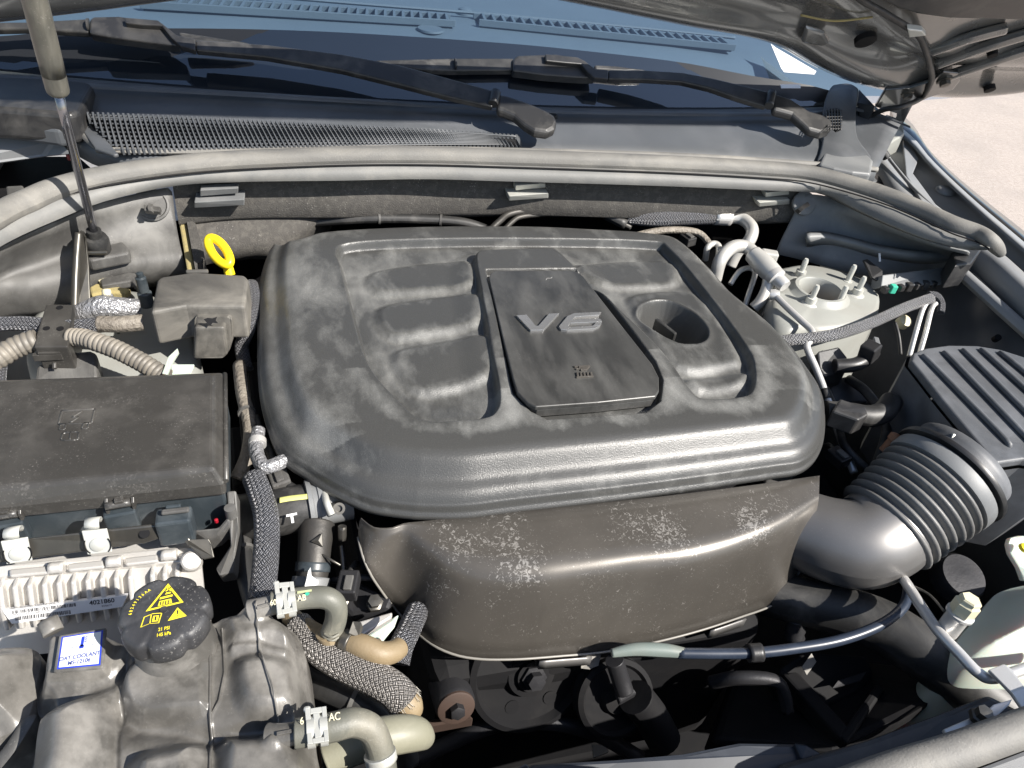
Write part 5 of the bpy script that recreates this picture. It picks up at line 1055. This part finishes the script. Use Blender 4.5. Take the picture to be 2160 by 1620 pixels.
lathe('wheel', qc - pa * .03, pa, [(.07, 0), (.078, .001), (.078, .003), (.073, .005), (.077, .007), (.073, .009), (.077, .011), (.073, .013), (.078, .015), (.078, .019), (.071, .021), (.066, .012), (.034, .010), (.030, .020), (.02, .021), (.02, .026), (0, .026)], DEEP, pu, 56)
px1 = pa.cross(UP).normalized(); px2 = pa.cross(px1)
for k in range(6): lathe('web_hole', qc - pa * .03 + (px1 * math.cos(k * 1.047) + px2 * math.sin(k * 1.047)) * .05, pa, [(.009, .010), (.009, .0122), (0, .0122)], DEEP, pu, 14)
lathe('bolt', qc - pa * .004, pa, [(.016, 0), (.016, .004), (.011, .005), (.011, .014), (0, .015)], DEEPG, pu, 6)
pv = thing('tensioner', 'dark belt tensioner with pale clip and label', 'tensioner', P(1330, 1470, .66))
tube('post', P3([(1296, 1392, .79), (1308, 1430, .765), (1318, 1460, .75)]), .011, DEEPG, pv, 16)
lathe('drum', P(1300, 1475, .72), (0, -.7, .6), [(.05, -.03), (.05, -.02), (.047, -.018), (.05, -.016), (.047, -.014), (.05, -.012), (.047, -.010), (.05, -.008), (.05, 0), (.044, .003), (.040, -.002), (.02, -.003), (.016, .006), (0, .008)], DEEP, pv, 40)
prism('clip', P3([(1298, 1456, .755), (1336, 1450, .755), (1344, 1462, .75), (1308, 1482, .745)]), (0, 0, -.01), DEEPG, pv, .002)
prism('paper_label', P3([(1226, 1386, .775), (1268, 1380, .775), (1262, 1404, .77), (1244, 1412, .765), (1226, 1410, .765)]), (0, .002, -.001), DULL, pv, 0)
tube('sleeve', P3([(1340, 1470, .735), (1372, 1510, .70), (1400, 1560, .66)]), .022, DEEP, pv, 18)
for k, (a, b, z) in enumerate(((1412, 1548, .60), (1262, 1580, .58), (1580, 1560, .6))):
    single(prism('splash_tab', P3([(a - 14, b - 12, z), (a + 20, b - 6, z), (a + 22, b + 6, z), (a - 10, b + 18, z)]), (0, 0, -.004), DULL, None, .001), ['beige tab deep beside the tensioner sleeve', 'tiny beige tab on the undertray', 'pale tab beside the fan shroud edge'][k], 'tab')
tube_h = thing('lower_radiator_hose', 'thick grey-black radiator hose below the intake elbow', 'hose', P(1900, 1350, .72))
tube('hose', P3([(1560, 1235, .76), (1680, 1265, .775), (1780, 1290, .785), (1870, 1325, .79), (1960, 1385, .79), (2050, 1450, .78), (2130, 1510, .765)]), [.032, .032, .033, .034, .034, .034, .034], RUBBER, tube_h, 28)
vh = thing('vacuum_hose', 'thin dark blue hose looping under the resonator', 'hose', P(1600, 1380, .80))
tube('hose', P3([(1430, 1378, .835), (1573, 1378, .838), (1673, 1368, .842), (1773, 1350, .846), (1857, 1318, .85), (1905, 1280, .852), (1916, 1240, .85)]), .0062, mat('blue_black_rubber', (.02, .028, .045), .35, dust=.2, dcol=(.1, .12, .16), dscale=40), vh, 16)
tube('collar', P3([(1578, 1378, .838), (1606, 1376, .839)]), .0105, BLK, vh, 16)
tube('pale_end', P3([(1290, 1378, .83), (1340, 1370, .834), (1400, 1372, .835), (1446, 1378, .835)]), [.005, .0075, .008, .006], mat('pale_green_hose', (.15, .18, .165), .5, dust=.5, dcol=(.24, .22, .18), dscale=30), vh, 12)
al = thing('refrigerant_line', 'thin aluminium refrigerant line with cream service cap', 'pipe', P(2000, 1340, .84))
tube('pipe', P3([(1906, 1222, .86), (1922, 1246, .872), (1950, 1290, .88), (1980, 1332, .885), (2023, 1378, .888), (2062, 1418, .888), (2098, 1430, .886), (2180, 1405, .885), (2260, 1390, .885)]), .0062, ALU, al, 16)
vx = (P(2020, 1275, .92) - P(2002, 1322, .885)); vx = V((.1, .1, 1))
vb_ = P(2001, 1325, .885)
lathe('service_port', vb_, vx, [(.012, -.005), (.012, .022), (.0125, .023), (.015, .024), (.015, .027), (.012, .028), (0, .028)], ALU, al, 24)
lathe('service_cap', vb_ + vx.normalized() * .027, vx, [(.0125, 0), (.0135, .002), (.0135, .016), (.0115, .018), (.0115, .022), (.010, .024), (0, .024)], CREAM, al, 6, 30, None)
tube('cap_tether', P3([(1916, 1232, .87), (1960, 1254, .885), (1992, 1290, .90)]), .0015, STEEL, al, 6)
bt = thing('washer_bottle', 'translucent white washer bottle with raised filler tab', 'bottle', P(2120, 1380, .72))
wbp = PL([(2156, 1216), (2120, 1232), (2085, 1276), (2046, 1322), (2038, 1350), (2050, 1380), (2090, 1400), (2160, 1408), (2260, 1400), (2300, 1330), (2270, 1240), (2210, 1210)], .86)
wcn = sum(wbp, V()) / len(wbp)
field('bottle', wbp, (wcn.x, wcn.y), lambda X, Y, d: .83 + .055 * sm(d, -.01, .05), WASH, bt, 40, 120, ((.0, -.05), (.0, -.2)))
prism('filler_tab', P3([(2132, 1135, .945), (2150, 1130, .945), (2200, 1130, .945), (2200, 1220, .91), (2160, 1226, .90), (2150, 1198, .915), (2132, 1168, .93), (2128, 1148, .94)]), (.0, .004, -.006), WASH, bt, .002)
lathe('yellow_pin', P(2158, 1156, .944), (0, -.3, 1), [(.006, 0), (.005, .004), (0, .005)], YEL, bt, 12)
single(lathe('fluid_cap', P(2028, 1216, .80), (-.05, -.3, 1), [(.034, -.02), (.034, .0), (.030, .006), (.0, .008)], DEEPG, None, 30), 'round blue-black fluid cap behind the washer bottle', 'cap')
rd_ = thing('radiator_support', 'black radiator support rail with grey sealing strip', 'support rail', P(1900, 1600, .80))
tube('sealing_strip', P3([(1760, 1672, .905), (1880, 1628, .915), (2010, 1588, .92), (2160, 1535, .925), (2320, 1480, .93)]), .017, SEAL, rd_, 16)
prism('rail', P3([(1640, 1610, .87), (1830, 1558, .88), (1990, 1500, .89), (2085, 1462, .90), (2160, 1500, .90), (2300, 1460, .90), (2300, 1560, .88), (1700, 1760, .86)]), (0, 0, -.04), BLK, rd_, .006)
prism('outer_strip', P3([(1900, 1680, .89), (2040, 1628, .90), (2160, 1582, .905), (2330, 1520, .91), (2340, 1600, .90), (1960, 1740, .88)]), (0, 0, -.02), COWL, rd_, .004)
prism('bracket', P3([(2086, 1412, .90), (2118, 1400, .90), (2136, 1412, .90), (2162, 1452, .905), (2190, 1500, .905), (2160, 1500, .905), (2134, 1462, .905)]), (0, 0, -.004), ALU, rd_, .001)
prism('bracket', P3([(2062, 1520, .912), (2096, 1486, .915), (2136, 1474, .915), (2130, 1486, .915), (2080, 1532, .91)]), (0, 0, -.008), ALU, rd_, .001)
lathe('rail_bolt', P(2068, 1512, .915), UP, [(.010, -.004), (.010, .002), (.0075, .003), (.0075, .011), (0, .012)], STEEL, rd_, 6)
prism('edge_chrome', P3([(1990, 1538, .905), (2056, 1510, .91), (2064, 1520, .91), (2000, 1552, .905)]), (0, 0, -.005), ALU, rd_, .001)
prism('shade_closure_panel', [P(a, b, .985) for a, b in ((640, 1720), (900, 1652), (1100, 1645), (1400, 1645), (1640, 1665), (1760, 1690))] + [V((.75, -.25, .985)), V((-.3, -.25, .985))], (0, 0, -.03), BLK, rd_, .006)  # out-of-view front panel, added and raised to shade the lower bay
SLATE = mat('shroud_plastic', (.018, .022, .03), .42, dust=.2, dcol=(.08, .09, .11), dscale=20)
shade_radiator = thing('radiator', 'black radiator core out of view, added to shade the lower bay', 'radiator', (.4, .0, .42))
prism('core', [V(p) for p in ((-.2, -.06, .94), (.9, -.06, .94), (.9, .03, .94), (-.2, .05, .94))], (0, 0, -.5), DEEP, shade_radiator, .004)  # unseen wall added to keep sun off the parts below
fs_ = thing('fan_shroud', 'blue-black fan shroud edge in front of the engine', 'fan shroud', P(1450, 1620, .70))
prism('lip', P3([(1040, 1690, .86), (1120, 1610, .86), (1300, 1600, .86), (1440, 1588, .86), (1560, 1565, .86), (1675, 1567, .86), (1700, 1580, .86), (1760, 1606, .86), (1740, 1680, .85), (1500, 1760, .84), (1040, 1760, .84)]), (0, 0, -.02), SLATE, fs_, .004)
prism('wall', P3([(1500, 1560, .66), (1760, 1590, .70), (1900, 1520, .74), (2000, 1460, .76), (1900, 1400, .70), (1700, 1380, .62), (1560, 1400, .60)]), (0, 0, -.05), DEEP, fs_, .01)
prism('motor_arm', P3([(1650, 1420, .70), (1680, 1412, .70), (1790, 1530, .72), (1775, 1560, .72)]), (0, 0, -.03), DEEP, fs_, .004)
prism('motor_arm', P3([(1770, 1550, .72), (1850, 1440, .72), (1870, 1450, .72), (1790, 1570, .72)]), (0, 0, -.03), DEEP, fs_, .004)
prism('rib_plate', P3([(1082, 1700, .875), (1090, 1620, .89), (1110, 1608, .89), (1120, 1620, .885), (1100, 1700, .87)]), (.004, 0, -.02), SLATE, fs_, .002)
prism('edge_wedge', P3([(1675, 1566, .866), (1702, 1570, .87), (1762, 1606, .866), (1755, 1640, .862), (1690, 1600, .864)]), (0, 0, -.02), SLATE, fs_, .002)
fm = thing('fan_module', 'black fan control module with a small white tag', 'module', P(1730, 1420, .62))
prism('case', P3([(1640, 1410, .70), (1700, 1370, .72), (1830, 1380, .72), (1850, 1420, .71), (1810, 1470, .69), (1720, 1500, .68), (1670, 1480, .68)]), (0, 0, -.05), DEEP, fm, .008, seg=3)
prism('tag', P3([(1692, 1406, .722), (1712, 1378, .726), (1722, 1396, .722), (1702, 1424, .718)]), (0, 0, -.001), DULL, fm, 0)
prism('plate', P3([(1756, 1452, .71), (1768, 1436, .712), (1828, 1416, .714), (1816, 1436, .712)]), (0, 0, -.002), DEEPG, fm, 0)
single(lathe('spring_fitting', P(1678, 1322, .75), (.1, .6, 1), [(.012, -.02), (.014, -.014), (.012, -.009), (.014, -.003), (.012, .003), (.014, .009), (.011, .014), (0, .016)], DEEPG, None, 18), 'ribbed steel fitting below the resonator corner', 'fitting')
single(prism('pale_flap', P3([(2000, 1530, .74), (2060, 1480, .75), (2100, 1500, .75), (2060, 1560, .74)]), (0, 0, -.01), DULL, None, .003), 'pale plastic flap under the radiator hose end', 'flap')

# ================================================================== pipes at the back and right of the engine
pk = thing('rear_pipes', 'pair of bent alloy pipes behind the engine cover', 'pipes', P(1150, 470, .90))
tube('pipe', P3([(1020, 500, .935), (1052, 468, .95), (1085, 448, .957), (1180, 440, .96), (1252, 444, .955), (1290, 460, .945), (1330, 480, .93)]), .0062, GRIME, pk, 14)
tube('pipe', P3([(1050, 500, .93), (1080, 468, .945), (1105, 456, .95), (1180, 450, .952)]), .005, GRIME, pk, 12)
tube('pipe', P3([(1170, 434, .965), (1230, 430, .966), (1262, 434, .962), (1290, 448, .95)]), .006, GRIME, pk, 12)
tube('rubber_joint', P3([(1276, 452, .95), (1320, 474, .938)]), .010, RUBBER, pk, 14)
single(prism('rear_rail', P3([(940, 424, .972), (1175, 424, .972), (1172, 440, .962), (1160, 444, .96), (975, 444, .96)]), (0, .02, -.02), BLK, None, .003), 'black rail tucked under the firewall blanket', 'rail')
ac = thing('suction_hose', 'silver braided suction hose joined to a bent white pipe', 'hose', P(1500, 470, .90))
tube('braid', P3([(1322, 462, .945), (1380, 462, .95), (1450, 458, .952), (1512, 456, .953)]), [.010, .0155, .0165, .0165], BR_D, ac, 26)
tube('crimp', P3([(1506, 456, .953), (1540, 458, .953)]), .0175, ALU, ac, 26)
PIPEW = mat('white_alloy_pipe', (.55, .54, .51), .4, metal=.4, dust=.3, dcol=(.42, .38, .33), dscale=30)
tube('pipe', P3([(1536, 458, .953), (1566, 462, .955), (1586, 482, .95), (1580, 508, .935), (1556, 530, .91), (1540, 560, .88)]), .0125, PIPEW, ac, 22)
a2 = thing('expansion_fitting', 'bright alloy pipe fitting with hex union beside the strut tower', 'fitting', P(1620, 590, .90))
tube('arch', P3([(1508, 590, .90), (1520, 548, .94), (1545, 522, .955), (1575, 522, .955), (1600, 545, .95)]), .0125, PIPEW, a2, 20)
tube('barrel', P3([(1588, 536, .955), (1612, 560, .95), (1636, 584, .945)]), [.0165, .0195, .0175], PIPEW, a2, 24)
lathe('union', P(1630, 578, .947), (P(1656, 604, .94) - P(1630, 578, .947)), [(.017, 0), (.018, .004), (.018, .012), (.0125, .014), (.0125, .03), (.0115, .034), (0, .034)], ALU, a2, 24)
tube('downpipe', P3([(1622, 580, .94), (1618, 606, .925), (1605, 634, .905), (1590, 650, .89)]), .0105, PIPEW, a2, 18)
box('block', P(1622, 540, .955), (.03, .02, .02), PIPEW, a2, (1, -.4, 0), YD, .003)
tube('loop', P3([(1488, 548, .91), (1492, 524, .935), (1504, 514, .94), (1516, 520, .938), (1514, 545, .925), (1505, 570, .90)]), .006, PIPEW, a2, 12)
tube('loop', P3([(1540, 600, .90), (1560, 572, .92), (1582, 566, .925), (1592, 578, .92), (1580, 618, .90), (1570, 650, .88)]), .005, PIPEW, a2, 12)
l2 = thing('liquid_line', 'thin bright alloy line zigzagging down past the cover corner', 'pipe', P(1760, 850, .85))
tube('pipe', P3([(1636, 624, .94), (1660, 648, .938), (1690, 676, .935), (1712, 698, .932), (1712, 716, .928), (1702, 732, .922), (1722, 780, .905), (1745, 840, .885), (1775, 930, .86), (1802, 998, .84)]), .0058, ALU, l2, 14, 8)
tube('black_sleeve', P3([(1738, 822, .891), (1745, 842, .885)]), .0066, RUBBER, l2, 12)
lathe('end_nut', P(1634, 622, .94), (1, -.6, .2), [(.009, -.008), (.010, 0), (.008, .008)], ALU, l2, 12)
single(tube('brake_hose', P3([(1640, 722, .925), (1670, 717, .926), (1717, 713, .93), (1773, 703, .934), (1840, 680, .938), (1907, 650, .94), (1962, 630, .94)]), .0098, BR_S, None, 24, 8), 'silver braided hose crossing in front of the strut tower', 'hose')
cw = thing('connector_rack', 'black connector rack under the grey side panel', 'connector', P(1930, 600, .90))
prism('rack', P3([(1862, 580, .955), (2004, 562, .955), (2000, 578, .95), (1986, 600, .94), (1858, 606, .94)]), (0, .02, -.02), SHIELDR, cw, .002)
prism('back_plate', P3([(1822, 548, .96), (1830, 546, .96), (1862, 570, .955), (1862, 598, .94), (1840, 585, .945)]), (0, .003, -.004), BLK, cw, .001)
for i in range(7):
    box('plug', P(1866 + i * 17, 611 - i * 2, .938), (.011, .012, .012 + .004 * (i % 2)), GREEN if i == 1 else BLK, cw, (1, .15 * (-1) ** i, 0), YD, .0015)
tube('ground_strap', P3([(1958, 622, .935), (1975, 624, .935), (1985, 640, .925), (1984, 660, .915)]), .007, BR_D, cw, 12)
single(tube('white_wire', P3([(1855, 534, .975), (1856, 552, .962)]), .002, WHITE, None, 8), 'short white wire above the connector rack', 'wire')
bl_ = thing('brake_lines', 'two parallel plated brake lines dropping behind the air filter box', 'pipes', P(1930, 740, .86))
tube('line', P3([(1956, 636, .94), (1945, 656, .93), (1932, 700, .905), (1918, 752, .87)]), .0045, ALU, bl_, 10)
tube('line', P3([(1974, 640, .935), (1965, 652, .93), (1953, 700, .905), (1938, 752, .87)]), .0045, ALU, bl_, 10)
tube('line', P3([(1888, 680, .91), (1896, 710, .895), (1900, 748, .87)]), .003, RUBBER, bl_, 8)
lathe('grommet', P(1908, 678, .90), (0, -.5, 1), [(.012, -.01), (.012, .004), (.008, .006), (0, .006)], CREAM, bl_, 16)
sn = thing('wiring_connector', 'black wiring connector and lead in front of the pale tower wall', 'connector', P(1800, 770, .86))
prism('body', P3([(1724, 740, .91), (1770, 730, .91), (1788, 752, .905), (1790, 775, .895), (1740, 795, .885), (1726, 780, .89)]), (0, 0, -.04), BLK, sn, .004)
tube('lead', P3([(1760, 772, .90), (1800, 770, .905), (1825, 758, .91), (1842, 742, .915)]), .012, BLK, sn, 14)
box('plug', P(1834, 742, .925), (.026, .026, .03), BLK, sn, (1, .5, .2), YD, .003)
box('plug_tab', P(1850, 724, .935), (.008, .03, .006), SHIELDR, sn, (1, -.5, .0), YD, .001)
single(prism('bay_bracket', P3([(1746, 800, .86), (1800, 790, .87), (1835, 830, .86), (1830, 850, .85), (1756, 850, .84)]), (0, 0, -.06), BLK, None, .004), 'black bracket in the shade between strut tower and air filter box', 'bracket')
single(prism('brake_booster', P3([(1630, 640, .91), (1680, 640, .91), (1712, 690, .905), (1712, 712, .90), (1660, 720, .895), (1600, 660, .90)]), (0, 0, -.06), GRIME, None, .008), 'brown-grey metal housing tucked behind the cover corner', 'housing')

# ================================================================== small wiring and fittings in the gaps
def cable(name, label, cat, pts, rad, m, ties=()):
    t = thing(name, label, cat, P(*pts[0]))
    tube('sheath', P3(pts), rad, m, t, 12, 6)
    for a in ties: lathe('tie_band', P(*a[:3]), P(*a[3:]) - P(*a[:3]), [(rad * 1.05, -.002), (rad * 1.25, -.002), (rad * 1.25, .002), (rad * 1.05, .002)], SHIELD, t, 14)
    return t
cable('wiring_loom', 'black taped loom in the slot between fuse box and engine cover', 'loom', [(505, 770, .90), (512, 830, .905), (528, 900, .90), (522, 960, .895), (500, 1010, .88)], .009, CLOTHTAPE, [(520, 870, .903, 526, 890, .902)])
cable('wiring_loom', 'slim black loom curling past the foil pipe', 'loom', [(540, 880, .90), (560, 930, .905), (590, 1000, .905), (620, 1030, .905), (650, 1030, .90)], .005, RUBBER)
cable('wiring_loom', 'ribbed black loom below the fuse box tray', 'loom', [(520, 1090, .86), (512, 1150, .865), (520, 1220, .86), (540, 1290, .85)], .010, RUBBER, [(513, 1160, .865, 515, 1185, .863)])
cable('wiring_loom', 'loom lying along the firewall behind the cover', 'loom', [(640, 470, .93), (760, 462, .945), (880, 462, .945), (980, 470, .94), (1040, 490, .925)], .009, RUBBER, [(800, 461, .946, 820, 461, .946), (930, 465, .943, 950, 467, .943)])
cable('wiring_loom', 'loom dropping behind the suction hose', 'loom', [(1330, 500, .93), (1400, 486, .94), (1470, 490, .935), (1500, 520, .92)], .007, CLOTHTAPE)
cable('wiring_loom', 'thin loom hanging beside the cover corner', 'loom', [(1742, 820, .88), (1768, 880, .875), (1782, 940, .865), (1840, 1000, .85)], .006, RUBBER, [(1770, 890, .874, 1774, 905, .872)])
cable('vent_tube', 'black vent tube crossing below the air filter box', 'hose', [(1790, 800, .87), (1830, 830, .88), (1870, 900, .87), (1850, 980, .85)], .008, RUBBER)
cable('drive_belt_run', 'ribbed drive belt run below the resonator', 'belt', [(880, 1600, .62), (1010, 1540, .66), (1100, 1520, .67), (1240, 1540, .66), (1350, 1600, .62)], .010, DEEPG)
cable('lower_hose', 'dark hose looping under the sleeved hose', 'hose', [(640, 1430, .84), (700, 1460, .85), (770, 1490, .85), (840, 1540, .83), (860, 1610, .80)], .012, RUBBER, [(745, 1480, .851, 765, 1488, .85)])
cable('lower_hose', 'grimy pipe rising beside the fan module', 'hose', [(1500, 1440, .70), (1560, 1430, .73), (1640, 1440, .73), (1660, 1500, .70)], .009, DEEPG)
for k, (a, b, z, lab_) in enumerate(((590, 1012, .905, 'grey coil connector under the cover beside the foil pipe'), (735, 1235, .87, 'dark sensor connector left of the resonator edge'), (1768, 965, .86, 'black connector below the breather elbow'), (565, 750, .90, 'dark connector between relay cover and engine cover'), (1450, 505, .925, 'black clip connector behind the cover edge'))):
    t = thing('sensor_connector', lab_, 'connector', P(a, b, z))
    box('shell', P(a, b, z), (.022, .030, .018), (SHIELD, DEEPG, BLK, BLK, BLK)[k], t, (1, .25 * (-1) ** k, .1), YD, .002)
    box('lock', P(a, b, z) + V((0, -.004, .011)), (.009, .018, .004), SHIELD, t, (1, .25 * (-1) ** k, .1), YD, .001)
    tube('wire', [P(a, b, z) + V((0, .013, 0)), P(a, b, z) + V((.01, .035, -.01)), P(a, b, z) + V((.015, .06, -.05))], .004, RUBBER, t, 8)
ek = thing('engine_bracket', 'cast bracket with two bolts behind the tan hose', 'bracket', P(740, 1260, .80))
prism('casting', P3([(690, 1250, .83), (760, 1225, .84), (830, 1265, .84), (820, 1290, .83), (740, 1300, .82)]), (0, 0, -.06), DEEPG, ek, .006)
for a, b in ((722, 1262), (790, 1272)): lathe('bolt', P(a, b, .838), (0, -.3, 1), [(.010, -.006), (.010, .002), (.0075, .003), (.0075, .010), (0, .011)], STEEL, ek, 6)
tube('stay', P3([(700, 1225, .85), (760, 1218, .86), (840, 1222, .85)]), .004, DEEPG, ek, 8)
